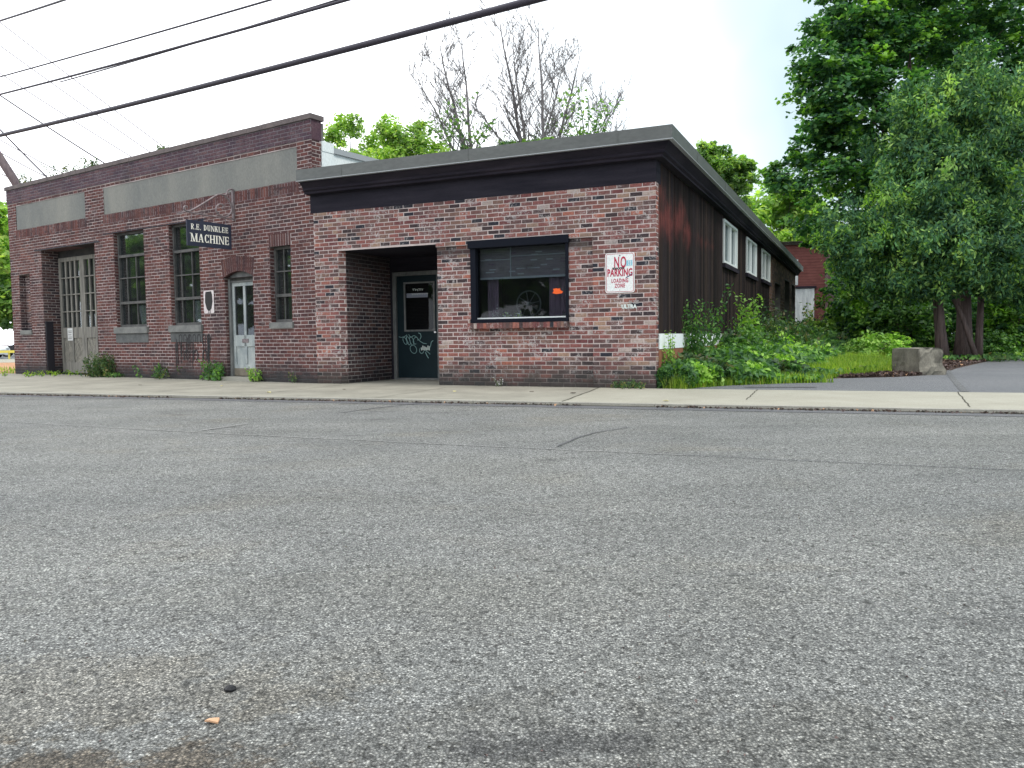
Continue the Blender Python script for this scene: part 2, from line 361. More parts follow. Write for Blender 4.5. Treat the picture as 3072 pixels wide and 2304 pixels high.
def tri_leaves(C, Nrm, size, aspect=1.6, fold=.25, droop=None):
    """one 6 vertex folded leaf per centre. returns V,F"""
    n = len(C); Nrm = Nrm / np.maximum(1e-6, np.linalg.norm(Nrm, axis=1, keepdims=True))
    a = RNG.normal(size=(n, 3))
    if droop is not None: a = a * .5 + droop
    T = a - Nrm * (a * Nrm).sum(1, keepdims=True); T /= np.maximum(1e-6, np.linalg.norm(T, axis=1, keepdims=True)); B = np.cross(Nrm, T)
    s = size if np.ndim(size) else np.full(n, size); s = s[:, None]
    L = s * aspect * .5; Wd = s * .5; f = s * fold
    v0 = C - T * L; v1 = C + B * Wd - T * L * .1 + Nrm * f; v2 = C + T * L; v3 = C - B * Wd - T * L * .1 + Nrm * f
    V = np.stack([v0, v1, v2, v3], 1).reshape(-1, 3); i = np.arange(n)[:, None] * 4
    F_ = np.concatenate([i + [0, 1, 2], i + [0, 2, 3]], 1).reshape(-1, 3)
    return V, F_
# ------------------------------------------------------------------ brickwork: every brick a little block, mortar sheet behind
def brickwork(mb, O, A, Nn, a0, a1, z0, z1, holes=(), course=.067, length=.21, joint=.0145, m_b=0, m_m=1, sink=.0042, back=None, phase=0):
    """O origin, A unit vector along the wall, Nn unit outward normal. holes: (a0,a1,z0,z1)"""
    O = Vector(O); A = Vector(A); Nn = Vector(Nn); Z = Vector((0, 0, 1))
    def P(a, z, n): return O + A * a + Z * z + Nn * n
    flip = A.cross(Z).dot(Nn) > 0       # face order so that normals point outward
    def fc(q): return q if flip else tuple(reversed(q))
    nrow = int(math.ceil((z1 - z0) / course - 1e-6)); rnd = random.random
    for r in range(nrow):
        za = z0 + r * course + joint / 2; zb = min(z0 + (r + 1) * course - joint / 2, z1)
        if zb - za < .02: continue
        zm = (za + zb) / 2
        cuts = []
        for h in holes:
            if h[2] < zm < h[3]: cuts.append((h[0], h[1]))
        off = (r + phase) % 2 * length / 2 + (rnd() - .5) * .03
        k0 = int(math.floor((a0 - off) / length)) - 1; k1 = int(math.ceil((a1 - off) / length)) + 1
        for k in range(k0, k1):
            j1 = (rnd() - .5) * .008
            segs = [(off + k * length + joint / 2 + j1, off + (k + 1) * length - joint / 2 + j1)]
            segs = [(max(s[0], a0), min(s[1], a1)) for s in segs]
            for c0, c1 in cuts:
                ns = []
                for s0, s1 in segs:
                    if s1 <= c0 or s0 >= c1: ns.append((s0, s1)); continue
                    if s0 < c0: ns.append((s0, c0))
                    if s1 > c1: ns.append((c1, s1))
                segs = ns
            for s0, s1 in segs:
                if s1 - s0 < .02: continue
                n_ = (rnd() - .5) * .004 + .001; b = .004 + .003 * rnd(); t = (rnd() - .5) * .005; u = (rnd() - .5) * .005; wv = .006 * noise.noise(((s0 + r * 0) * .9, r * .31, O.x)); wv2 = .006 * noise.noise((s1 * .9, r * .31, O.x))
                za_, zb_ = za + u + (wv + wv2) / 2, zb + t + (wv + wv2) / 2
                base = [P(s0, za_, -sink - .002), P(s1, za_ + t, -sink - .002), P(s1, zb_, -sink - .002), P(s0, zb_ + u, -sink - .002)]
                mid = [P(s0, za_, n_ - .003), P(s1, za_ + t, n_ - .003), P(s1, zb_, n_ - .003), P(s0, zb_ + u, n_ - .003)]
                fr = [P(s0 + b, za_ + b, n_), P(s1 - b, za_ + b + t, n_ + t), P(s1 - b, zb_ - b, n_ + u), P(s0 + b, zb_ - b + u, n_)]
                fs = [fc((8, 9, 10, 11))]
                for i in range(4):
                    j = (i + 1) % 4; fs.append(fc((i, j, j + 4, i + 4))); fs.append(fc((i + 4, j + 4, j + 8, i + 8)))
                mb.add(base + mid + fr, fs, m_b)
    # mortar sheet
    xs = sorted({a0, a1, *[min(max(h[0], a0), a1) for h in holes], *[min(max(h[1], a0), a1) for h in holes]})
    zs = sorted({z0, z1, *[min(max(h[2], z0), z1) for h in holes], *[min(max(h[3], z0), z1) for h in holes]})
    for i in range(len(xs) - 1):
        for j in range(len(zs) - 1):
            xm = (xs[i] + xs[i + 1]) / 2; zm = (zs[j] + zs[j + 1]) / 2
            if xs[i + 1] - xs[i] < 1e-5 or zs[j + 1] - zs[j] < 1e-5: continue
            if any(h[0] < xm < h[1] and h[2] < zm < h[3] for h in holes): continue
            q = [P(xs[i], zs[j], -sink), P(xs[i + 1], zs[j], -sink), P(xs[i + 1], zs[j + 1], -sink), P(xs[i], zs[j + 1], -sink)]
            mb.add(q, [fc((0, 1, 2, 3))], m_m)
def soldier(mb, x0, x1, z0, z1, y, n, m=0, fan=0.0):
    """upright bricks above an opening"""
    w_ = (x1 - x0) / n; xc = (x0 + x1) / 2
    for i in range(n):
        a, b = x0 + i * w_ + .008, x0 + (i + 1) * w_ - .008; j = (random.random() - .5) * .006
        fa, fb = (a - xc) * fan, (b - xc) * fan
        v = [(a, y + .01, z0), (b, y + .01, z0), (b + fb, y + .01, z1), (a + fa, y + .01, z1), (a, y + j, z0), (b, y + j, z0), (b + fb, y + j, z1), (a + fa, y + j, z1)]
        mb.add(v, [(4, 5, 6, 7), (0, 1, 5, 4), (1, 2, 6, 5), (2, 3, 7, 6), (3, 0, 4, 7)], m)

X, Yv, Zv = Vector((1, 0, 0)), Vector((0, 1, 0)), Vector((0, 0, 1))

# ================================================================== GROUND, ROAD, PAVEMENT
def asphalt(name, c_dark, c_mid, c_light, cell=135, contrast=1.0, stains=True, blobs=False):
    def f(t, b):
        k = N(t); v = k.coord()
        vo = k.n('ShaderNodeTexVoronoi'); vo.inputs['Scale'].default_value = cell; k.l(v, vo.inputs['Vector'])
        vo.inputs['Randomness'].default_value = 1
        v5 = k.noise(v, 1.1, 5, .65)
        hs = k.n('ShaderNodeSeparateColor'); k.l(vo.outputs['Color'], hs.inputs[0])
        col = k.ramp(hs.outputs[0], [(0, c_dark), (.22, c_mid), (.62, c_mid), (.86, c_light), (1, tuple(min(1, c * 1.5) for c in c_light))])
        edge = k.ramp(vo.outputs['Distance'], [(.25, g(1)), (.66, g(.28))]); col = k.mix(.85 * contrast, col, edge, 'MULTIPLY')
        a = k.noise(v, 45, 4, .7); col = k.mix(.7 * contrast, col, k.ramp(a, [(.3, g(.55)), (.7, g(1.4))]), 'MULTIPLY')
        big = k.noise(v, .35, 4, .6); col = k.mix(1.0, col, k.ramp(big, [(.3, (.86, .87, .88)), (.7, (1.1, 1.09, 1.06))]), 'MULTIPLY')
        if blobs:      # worn wheel tracks and long tonal bands running with the street
            trk = k.noise(k.coord((.09, 1.35, 1), rot=(0, 0, .352)), 1.0, 4, .6); col = k.mix(1.0, col, k.ramp(trk, [(.34, (.90, .905, .91)), (.5, (1.0, 1.0, 1.0)), (.66, (1.08, 1.08, 1.07))]), 'MULTIPLY')
            col = k.mix(1.0, col, k.ramp(v5, [(.32, (.86, .86, .85)), (.6, (1.05, 1.05, 1.05))]), 'MULTIPLY')
            pit = k.noise(v, 26, 3, .6); col = k.mix(k.ramp(pit, [(.60, g(0)), (.66, g(.75))]), col, (.045, .045, .042)); pit2 = k.noise(v, 60, 2, .5); col = k.mix(k.ramp(pit2, [(.62, g(0)), (.68, g(.6))]), col, (.06, .06, .055))  # dark specks paint in the tiny shadows between the stones
        if stains:
            m_ = k.noise(k.coord((1, 1.6, 1)), .9, 5, .7, .4); st = k.ramp(m_, [(.60, g(0)), (.72, g(.75))])
            col = k.mix(st, col, k.mix(1.0, col, (.42, .41, .42), 'MULTIPLY'))
            m2 = k.noise(k.coord((.7, 1.2, 1)), .8, 4, .6, .6); s2 = k.ramp(m2, [(.55, g(0)), (.75, g(.5))])
            col = k.mix(s2, col, k.mix(1.0, col, (1.1, .98, .8), 'MULTIPLY'))
        if blobs:      # oil and rust stains, plus near darkening for tiny shadows between stones
            sx = k.n('ShaderNodeSeparateXYZ'); k.l(v, sx.inputs[0]); nn = k.noise(v, 6.5, 8, .8)
            for (cx_, cy_, rx, ry, am, tint) in ((.10, 1.62, .24, .09, .62, (.36, .36, .39)), (.28, 1.50, .20, .06, .6, (.36, .36, .38)), (-.85, 1.45, .5, .22, .85, (.60, .50, .41)), (-1.1, 1.9, .85, .26, .38, (.86, .76, .63)), (-.95, 1.35, .4, .10, .8, (.45, .43, .42)), (.75, 1.35, .3, .12, .6, (.42, .42, .44)), (-.1, 1.36, .35, .06, .6, (.5, .5, .5)), (0, 1.5, 1.6, .42, .55, (.72, .70, .66)), (-.3, 2.6, 1.5, .35, .35, (.85, .83, .78)), (1.2, 2.1, .9, .3, .4, (.8, .8, .8))):
                dx = k.math('DIVIDE', k.math('SUBTRACT', sx.outputs['X'], cx_), rx); dy = k.math('DIVIDE', k.math('SUBTRACT', sx.outputs['Y'], cy_), ry)
                r = k.math('ADD', k.math('ADD', k.math('MULTIPLY', dx, dx), k.math('MULTIPLY', dy, dy)), k.math('MULTIPLY', k.math('ADD', nn, -.5), 6.0))
                m_ = k.ramp(r, [(.35, g(am)), (.85, g(0))]); col = k.mix(m_, col, k.mix(1.0, col, tint, 'MULTIPLY'))
        k.l(col, b.inputs['Base Color']); b.inputs['Roughness'].default_value = .75; b.inputs['Specular IOR Level'].default_value = .35
        h = k.math('ADD', k.math('MULTIPLY', vo.outputs['Distance'], -1.0), k.math('MULTIPLY', a, 1.2)); k.bump(h, b, .95 * contrast, .011)
    return mk(name, f)
M['road'] = asphalt('road_asphalt', (.085, .086, .083), (.325, .33, .325), (.55, .55, .53), cell=155, blobs=True)
M['gutter'] = asphalt('gutter_asphalt', (.08, .082, .09), (.145, .148, .16), (.21, .21, .22), 160, .6, False)
M['drive'] = asphalt('drive_asphalt', (.13, .13, .14), (.20, .205, .225), (.28, .285, .30), 150, .7, False)
M['seam_light'] = asphalt('seam_light', (.24, .24, .235), (.38, .38, .37), (.55, .55, .53), 150, .7, False)
M['seam_dark'] = asphalt('seam_dark', (.08, .08, .085), (.165, .168, .175), (.28, .28, .29), 150, .7, False)
def conc(name, c1, c2, fine=90, stain=.5):
    def f(t, b):
        k = N(t); v = k.coord(); a = k.noise(v, 1.3, 5, .65); col = k.ramp(a, [(.3, c1), (.7, c2)])
        d = k.noise(v, fine, 4, .7); col = k.mix(.45, col, k.ramp(d, [(.3, g(.5)), (.7, g(1.35))]), 'MULTIPLY')
        s_ = k.noise(v, 3.3, 5, .75, .5); col = k.mix(k.ramp(s_, [(.58, g(0)), (.75, g(stain))]), col, (.11, .105, .09))
        k.l(col, b.inputs['Base Color']); k.bump(d, b, .35, .004)
    return mk(name, f, rough=.85, spec=.3)
M['pave_old'] = conc('old_pavement', (.215, .205, .172), (.33, .315, .265), 110, .7)
M['pave_new'] = conc('new_pavement', (.30, .285, .235), (.36, .345, .29), 60, .3)
M['kerb_edge'] = conc('kerb_edge', (.28, .27, .24), (.38, .365, .32), 60, .6)
M['joint'] = mk('joint_dirt', color=(.07, .065, .05), rough=.95)
def soil(name, c1, c2, sc=6):
    def f(t, b):
        k = N(t); v = k.coord(); a = k.noise(v, sc, 6, .75); col = k.ramp(a, [(.3, c1), (.7, c2)])
        d = k.noise(v, 55, 4, .7); col = k.mix(.7, col, k.ramp(d, [(.3, g(.35)), (.7, g(1.5))]), 'MULTIPLY')
        k.l(col, b.inputs['Base Color']); k.bump(d, b, .9, .02)
    return mk(name, f, rough=.95, spec=.15)
M['soil'] = soil('soil', (.05, .075, .03), (.10, .12, .05))
M['mulch'] = soil('mulch', (.055, .038, .032), (.13, .09, .075), 9)
M['orange_soil'] = soil('orange_soil', (.40, .20, .11), (.55, .33, .2), 2)

ZR = -.032
road = MB()
n_x = 1
K0, K1 = Vector((-8.77, 13.44, 0)), Vector((5.39, 8.25, 0)); kd = (K1 - K0).normalized(); kn = Vector((-kd.y, kd.x, 0)) # kn points away from the camera
if kn.y < 0: kn = -kn
def kp(s, o, z=0):   # point along kerb: s metres from K0 towards the right, o metres behind the kerb line
    p = K0 + kd * s + kn * o; return Vector((p.x, p.y, z))
road.slab([kp(-160, .05)[:2], kp(-160, -40)[:2], kp(160, -40)[:2], kp(160, .05)[:2]], ZR - .3, ZR)
tag(road.build('road', M['road']), kind='structure')
gt = MB(); pts_t = []
for i in range(61):
    s = -40 + i * 1.3; wob = .36 + .05 * noise.noise((s * .7, 0, 0)); pts_t.append((s, wob))
for i in range(60):
    (s0, w0), (s1, w1) = pts_t[i], pts_t[i + 1]
    gt.quad(kp(s0, -w0, ZR + .004), kp(s1, -w1, ZR + .004), kp(s1, .02, ZR + .004), kp(s0, .02, ZR + .004))
tag(gt.build('gutter', M['gutter']), kind='structure')
cr_ = MB()
for i in range(240):
    s = -40 + i * .4; a = .045 + .02 * noise.noise((s * 2.1, 1, 0)); b = .045 + .02 * noise.noise(((s + .4) * 2.1, 1, 0)); cr_.quad(kp(s, -a - .016, ZR + .008), kp(s + .4, -b - .016, ZR + .008), kp(s + .4, 0, ZR + .008), kp(s, 0, ZR + .008))
tag(cr_.build('gutter_dirt', M['joint']), kind='structure')
def ribbon(name, pts, wd, z, mat):
    pp = []
    for i in range(len(pts) - 1):
        a, b = Vector((*pts[i], z)), Vector((*pts[i + 1], z)); n_ = max(2, int((b - a).length / .12))
        for j in range(n_): pp.append(a.lerp(b, j / n_))
    pp.append(Vector((*pts[-1], z)))
    pp = [p + Vector((.02 * noise.noise(p * 3), .02 * noise.noise(p * 3 + Vector((9, 0, 0))), 0)) for p in pp]
    m = MB(); m.strip(pp, wd, (0, 0, 1)); return tag(m.build(name, mat), kind='structure')
k_ = 1 - ZR / -HC * -1 if False else (HC - ZR) / HC
def rp_(l): return [(x * k_, y * k_) for x, y in l]
ribbon('road_seam', rp_([(-9, 9.95), (-5.49, 8.4), (-2.94, 7.19), (-1.67, 6.64)]), .024, ZR + .004, M['seam_light'])
ribbon('road_seam', rp_([(-1.67, 6.64), (-.1, 5.96), (1.18, 5.45)]), .02, ZR + .004, M['seam_light'])
ribbon('road_seam', rp_([(1.18, 5.45), (2.35, 4.95), (3.06, 4.68), (4.2, 4.2)]), .012, ZR + .004, M['gutter'])
ribbon('road_seam', rp_([(-2.91, 7.27), (-2.66, 7.83)]), .03, ZR + .008, M['seam_light'])
ribbon('road_seam', rp_([(-1.95, 8.94), (-1.7, 9.45), (-1.46, 9.8), (-1.17, 10.11)]), .035, ZR + .004, M['seam_dark'])
ribbon('road_seam', rp_([(.34, 5.94), (.5, 6.4), (.72, 6.78), (1.06, 7.16)]), .018, ZR + .008, M['gutter'])

# pavement: old concrete left of the expansion joint, newer pale concrete right of it
def on_kerb(p):      # parameter s of a world point
    return (Vector((p[0], p[1], 0)) - K0).dot(kd)
wallL0 = fpt(FL, -12.6, 0); 
old = MB()
poly = [kp(-40, 0), kp(on_kerb((.67, 10.21)), 0), Vector((1.5, 13.62, 0)), fpt(FR, -.9, .3), fpt(FR, -6.7, 1.75), fpt(FL, -2, .5), fpt(FL, -12.2, .9), kp(-10, 5.3), kp(-40, 5.3)]
jl = fpt(FR, -.95, 0)
poly[2] = jl
poly = poly[:3] + [fpt(FR, -.95, .2), fpt(FR, -3.9, .2), fpt(FR, -3.9, 1.8), fpt(FR, -6.1, 1.8), fpt(FR, -6.1, .2), fpt(FL, -1.8, .2), fpt(FL, -1.8, .4), fpt(FL, -2.8, .4), fpt(FL, -2.8, .2),
        fpt(FL, -7.7, .2), fpt(FL, -7.7, .7), fpt(FL, -10.5, .7), fpt(FL, -10.5, .2), fpt(FL, -12.15, .2), fpt(FL, -12.7, -.2), kp(-40, 2.2)]
old.slab([(p.x, p.y) for p in poly], -.25, 0)
tag(old.build('pavement', M['pave_old']), kind='structure')
new = MB(); s_j = on_kerb((.67, 10.21)) + .012; bw = 2.28
new.slab([tuple(kp(s_j, 0)[:2]), tuple(kp(60, 0)[:2]), tuple(kp(60, bw)[:2]), tuple(fpt(FR, .06, -.0)[:2]), tuple(fpt(FR, .06, .2)[:2]), tuple(fpt(FR, -.935, .2)[:2]), tuple(fpt(FR, -.935, 0)[:2])], -.25, .003)
tag(new.build('pavement', M['pave_new']), kind='structure')
kb = MB()
for i in range(70):
    s0 = -38 + i * 1.2; s1 = s0 + 1.19; o = .006 * random.random()
    kb.box(0, 1.192 + .004 * random.random(), -.012 - 2.2 * o, .10, -.2, .007 + .003 * random.random())
    n_ = 8
    for q in range(len(kb.v) - 8, len(kb.v)):
        x_, y_, z_ = kb.v[q]; p = kp(s0 + x_, y_); kb.v[q] = (p.x, p.y, z_)
tag(kb.build('kerb', M['kerb_edge']), kind='structure')
for a, b in (((3.71, 11.83), (3.01, 10.08)), ((6.25, 10.96), (5.1, 8.73))):
    ribbon('pavement_joint', [(a[0], a[1] + .05), b], .014, .0075, M['joint'])
ribbon('pavement_joint', [tuple(kp(s_j, .1)[:2]), tuple(fpt(FR, -.94, -.02)[:2])], .02, .0078, M['joint'])
for sx in (-3.2, -.6, 2.2, 4.9, 7.2):
    pj = kp(sx, .1); q = kp(sx, 3.3 if sx < 7 else 2.6); ribbon('pavement_joint', [tuple(pj[:2]), tuple(q[:2])], .012, .004, M['joint'])

# driveway apron
dv = MB()
back = [(2.36, 12.42), (2.74, 12.62), (3.66, 13.68), (4.5, 14.36), (5.08, 14.69), (6.24, 14.92), (7.43, 15.15), (8.26, 15.63), (9.24, 16.74), (10.53, 18.59), (14.29, 23.44), (26, 30)]
fr_ = [tuple(kp(60, bw + .05)[:2]), (tuple(kp(on_kerb((2.45, 12.3)), bw + .05)[:2]))]
dv.slab(fr_ + back, -.25, -.006)
tag(dv.build('driveway', M['drive']), kind='structure')
ribbon('driveway_seam', [(2.6, 12.34), tuple(kp(on_kerb((6.9, 10.7)), bw + .02)[:2]), tuple(kp(30, bw + .02)[:2])], .09, -.001, M['gutter'])
ribbon('driveway_patch', [(3.75, 12.62), (4.81, 12.40)], .11, .001, M['seam_dark'])
ribbon('driveway_seam', [(10.22, 18.48), (8.6, 15.4), (6.92, 12.12), (6.4, 11.1)], .10, -.0005, M['seam_dark'])

# terrain sheet
def terr(x, y):
    h = -.05
    if x > 6:
        yd = np.interp(x, [6.24, 7.43, 8.26, 9.24, 10.53, 14.29, 26, 60], [14.92, 15.15, 15.63, 16.74, 18.59, 23.44, 30, 50]); h += min(.32, .035 * max(0, y - yd - .3))
    return h
tm = MB(); nx, ny = 60, 50
xs_ = np.concatenate([np.linspace(-300, -30, 12)[:-1], np.linspace(-30, 40, 38), np.linspace(40, 300, 12)[1:]])
ys_ = np.concatenate([np.linspace(10.0, 50, 30), np.linspace(50, 500, 14)[1:]])
def below(x, y):
    # keep the sheet behind the pavement
    p = Vector((x, y, 0)) - K0; return p.dot(kn)
V = []; 
for y in ys_:
    for x in xs_:
        p = Vector((x, y, 0)); o = (p - K0).dot(kn)
        if o < .6: p = p + kn * (.6 - o)
        V.append((p.x, p.y, terr(p.x, p.y) if o > 2.5 else -.05))
W_ = len(xs_); Fs = [(j * W_ + i, j * W_ + i + 1, (j + 1) * W_ + i + 1, (j + 1) * W_ + i) for j in range(len(ys_) - 1) for i in range(W_ - 1)]
tm.add(V, Fs); tag(tm.build('ground', M['soil']), kind='structure')
gb = MB(); gb.slab([(-300, -300), (300, -300), (300, -25), (-300, -20)], -.5, -.09)
tag(gb.build('far_ground', M['soil']), kind='structure')
# mulch bed beside the block and under the cedars
mu = MB(); mpx = [6.2, 7.43, 8.26, 9.24, 10.53, 14.29, 26]; mpy = [14.93, 15.17, 15.66, 16.77, 18.62, 23.47, 30.05]
gx_ = np.linspace(6.2, 26, 110); gn = 46; V = []
for x in gx_:
    y0_ = np.interp(x, mpx, mpy); wd_ = np.interp(x, [6.2, 7, 8.5, 10, 12, 26], [.25, .9, 1.6, 5, 12, 14])
    for j_ in range(gn):
        t_m = j_ / (gn - 1); y_ = y0_ + wd_ * t_m; e_ = min(1, t_m * 8) * min(1, (1 - t_m) * 6 + .1); V.append((x + .04 * noise.noise((x * 4, y_ * 4, 5)), y_ + .05 * noise.noise((x * 3, y_ * 3, 0)), terr(x, y_) + .035 + e_ * (.05 + .05 * noise.noise((x * 5, y_ * 5, 1))) * (.3 + .7 * min(1, max(0, (x - 6) / 2)))))
mu.add(V, [(i * gn + j, (i + 1) * gn + j, (i + 1) * gn + j + 1, i * gn + j + 1) for i in range(len(gx_) - 1) for j in range(gn - 1)])
tag(mu.build('mulch_bed', M['mulch']), kind='structure')

n_c = 5200; cx_ = RNG.uniform(6.3, 16, n_c); cy_ = np.interp(cx_, mpx, mpy) + RNG.uniform(0.02, 1, n_c) ** 1.6 * np.interp(cx_, [6.2, 7, 8.5, 10, 16], [.25, .8, 1.6, 4, 9])
cc = np.stack([cx_, cy_, [terr(a, b) + .085 for a, b in zip(cx_, cy_)]], 1); nn = RNG.normal(size=cc.shape); nn[:, 2] += 1.2
V, F_ = tri_leaves(cc, nn, RNG.uniform(.02, .07, n_c), 1.6, .3); tag(fast_mesh('bark_mulch', V, F_, [M['mulch'], M['bark'], M['tan']], mi=np.repeat(RNG.choice([0, 1, 2], n_c, p=[.62, .34, .04]), 2)), 'brown bark mulch and dead leaves under the cedars', 'mulch', kind='stuff')
n_g = 1500; gx2 = RNG.uniform(-2.2, 2.4, n_g); gy2 = RNG.uniform(1.25, 4.5, n_g); sel = np.array([noise.noise((a * 1.5, b * 2.2, 4)) > -.05 for a, b in zip(gx2, gy2)]); gx2, gy2 = gx2[sel], gy2[sel]
q = np.stack([gx2, gy2, np.full(len(gx2), ZR + .003)], 1); nn = RNG.normal(size=q.shape) * .5; nn[:, 2] += 1; V, F_ = tri_leaves(q, nn, RNG.uniform(.003, .008, len(q)), 1.3, .6)
tag(fast_mesh('road_grit', V, F_, [M['rubble'], M['kerb_edge'], M['bark']], mi=np.repeat(RNG.choice([0, 1, 2], len(q), p=[.3, .3, .4]), 2)), 'loose grit and sand on the near asphalt', 'grit', kind='stuff')
n_g = 2600; sg_ = RNG.uniform(-14, 22, n_g); og_ = -np.abs(RNG.normal(0, .07, n_g)) - .02; q = np.array([tuple(kp(a, b, ZR + .012)) for a, b in zip(sg_, og_) if noise.noise((a * .6, 0, 2)) > -.25]); nn = RNG.normal(size=q.shape); nn[:, 2] += 1
V, F_ = tri_leaves(q, nn, RNG.uniform(.01, .035, len(q)), 1.5, .4); tag(fast_mesh('gutter_debris', V, F_, [M['mulch'], M['bark'], M['tan'], M['rubble']], mi=np.repeat(RNG.choice([0, 1, 2, 3], len(q), p=[.45, .3, .05, .2]), 2)), 'dirt and dead leaf crumbs lying in the gutter', 'debris', kind='stuff')
# left: pale lot, orange soil, lawn edge
lf = MB(); lf.slab([(-60, 27), (-13.2, 22.6), (-10, 30), (-10, 47), (-60, 47)], -.2, -.02); tag(lf.build('dirt_strip', M['orange_soil']), kind='structure')
lf = MB(); lf.slab([(-90, 36), (-15, 36), (-15, 44), (-90, 44)], -.2, -.01); tag(lf.build('lot_path', M['pave_new']), kind='structure')
lf = MB(); lf.slab([(-110, 44.02), (-10, 44.02), (-10, 100), (-110, 100)], -.3, -.014); tag(lf.build('car_park', M['drive']), kind='structure')

# ================================================================== RIGHT BUILDING (old brick shop with black fascia and timber side)
RR = empty('shop_building', fpt(FR, 0, 0), -A_R, 'low brick shop with a black fascia band, recessed green door and dark timber side wall', 'building')
rec_x0, rec_x1, rec_z, rec_d = -5.98, -3.97, 2.51, 1.62
win = (-3.30, -1.48, 1.12, 2.527)
fw = MB()
ZB = 3.25; inset = .045; iz = 2.46
brickwork(fw, (0, 0, 0), (1, 0, 0), (0, -1, 0), -WJ, -rec_x0 * 0 - 6.08, 0, ZB, course=.0725)
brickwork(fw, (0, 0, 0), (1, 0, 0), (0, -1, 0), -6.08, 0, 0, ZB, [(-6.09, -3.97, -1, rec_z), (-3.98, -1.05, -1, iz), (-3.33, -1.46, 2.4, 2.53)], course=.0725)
brickwork(fw, (0, inset, 0), (1, 0, 0), (0, -1, 0), -3.97, -1.05, 0, iz + .05, [(win[0], win[1], win[2] - .02, 3)], course=.0725, phase=1)
# edge of the proud brickwork where the inset begins
brickwork(fw, (-1.05, 0, 0), (0, 1, 0), (-1, 0, 0), 0, inset, 0, iz, course=.0725)
fw.quad((-3.97, 0.007, iz), (-3.33, 0.007, iz), (-3.33, inset, iz), (-3.97, inset, iz), 1)
fw.quad((-1.46, 0.007, iz), (-1.05, 0.007, iz), (-1.05, inset, iz), (-1.46, inset, iz), 1)
# chamfered return of the left pier
c45 = Vector((1, 1, 0)).normalized()
brickwork(fw, (-6.08, 0, 0), tuple(c45), (c45.y, -c45.x, 0), 0, .141, 0, rec_z, course=.0725)
# right-hand corner return
brickwork(fw, (0, 0, 0), (0, 1, 0), (1, 0, 0), 0.0, .16, 0, ZB, course=.0725)
# body behind the facing
for (a, b, z0_, z1_) in ((-WJ + .02, -6.14, 0, ZB), (-3.9, -3.34, 0, iz), (-1.44, -.03, 0, ZB), (-3.9, -1.3, 0, win[2] - .08)):
    fw.box(a, b, .07, .22, z0_, z1_, 1)
fw.box(-6.14, -.03, .071, .221, 2.56, ZB, 1); fw.box(-6.08, -3.97, .0075, .22, rec_z - .001, rec_z + .002, 2)
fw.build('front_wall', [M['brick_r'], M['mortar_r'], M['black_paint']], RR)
# soot band over the inset and below the window head
sb = MB()
# recess
rc = MB()
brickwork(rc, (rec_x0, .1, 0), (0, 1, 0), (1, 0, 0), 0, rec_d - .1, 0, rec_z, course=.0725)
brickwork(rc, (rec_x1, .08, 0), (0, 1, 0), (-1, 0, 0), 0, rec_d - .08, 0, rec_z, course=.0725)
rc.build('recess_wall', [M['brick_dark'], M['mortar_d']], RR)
rc = MB(); rc.box(rec_x0 - .05, rec_x1 + .05, .012, rec_d + .1, rec_z + .003, rec_z + .04); rc.build('recess_ceiling', M['black_paint'], RR)
rc = MB(); rc.box(rec_x0, -5.92, rec_d, rec_d + .1, 0, rec_z); rc.box(-4.78, rec_x1, rec_d, rec_d + .1, 0, rec_z); rc.box(-5.92, -4.78, rec_d, rec_d + .1, 2.225, rec_z)
rc.build('recess_back_panel', M['black_paint'], RR)
dr = MB(); y = rec_d - .012
dr.box(-5.91, -5.83, y - .02, y + .08, .0, 2.21); dr.box(-4.87, -4.79, y - .02, y + .08, 0, 2.21); dr.box(-5.83, -4.87, y - .02, y + .08, 2.13, 2.21); dr.box(-5.83, -4.87, y - .03, y + .08, -.0, .035)
dr.build('door_frame', M['grey_frame'], RR)
dd = MB(); y = rec_d + .01
x0, x1, z0, z1 = -5.66, -4.93, .99, 2.0
dd.box(-5.828, x0, y, y + .045, .037, 2.128); dd.box(x1, -4.872, y, y + .045, .037, 2.128); dd.box(x0, x1, y, y + .045, .037, z0); dd.box(x0, x1, y, y + .045, z1, 2.128)
door = dd.build('door', M['green_door'], RR)
t_ = MB(); e = .035; yy = y - .012
t_.box(x0, x1, yy, y + .01, z0, z0 + e); t_.box(x0, x1, yy, y + .01, z1 - e, z1); t_.box(x0, x0 + e, yy, y + .01, z0 + e, z1 - e); t_.box(x1 - e, x1, yy, y + .01, z0 + e, z1 - e)
t_.build('glazing_frame', M['grey_frame'], door)
p_ = MB(); p_.box(x0 + e, x1 - e, y + .012, y + .018, z0 + e, z1 - e); p_.build('pane', M['glass_door'], door)
st = MB(); sx0 = x0 + .06
st.box(sx0 + .0, sx0 + .50, y + .004, y + .008, 1.68, 1.77); st.build('label_strip', mk('scratched_label', color=(.22, .24, .30), rough=.7), door)
st = MB()
def scrawl(mb, cx, cz, w_, h_, n_, wd, y, seed, nx=0):
    rs = random.Random(seed); pts = []
    for i in range(n_ * 14 + 1):
        t = i / 14; a = t * math.pi * 2
        pts.append(Vector((cx - w_ / 2 + w_ * t / n_ + .35 * w_ / n_ * math.sin(a), y, cz + h_ * .42 * math.cos(a) * (.6 + .5 * noise.noise((t * 1.3, seed, 0))) + h_ * .2 * noise.noise((t * .7, seed, 5)))))
    mb.strip(pts, wd, (0, -1, 0))
scrawl(st, -5.33, 1.84, .26, .07, 5, .008, y + .003, 3); scrawl(st, -5.28, 1.75, .40, .04, 7, .006, y + .001, 5)
st.build('window_scrawl', M['white_mark'], door)
gf = MB()
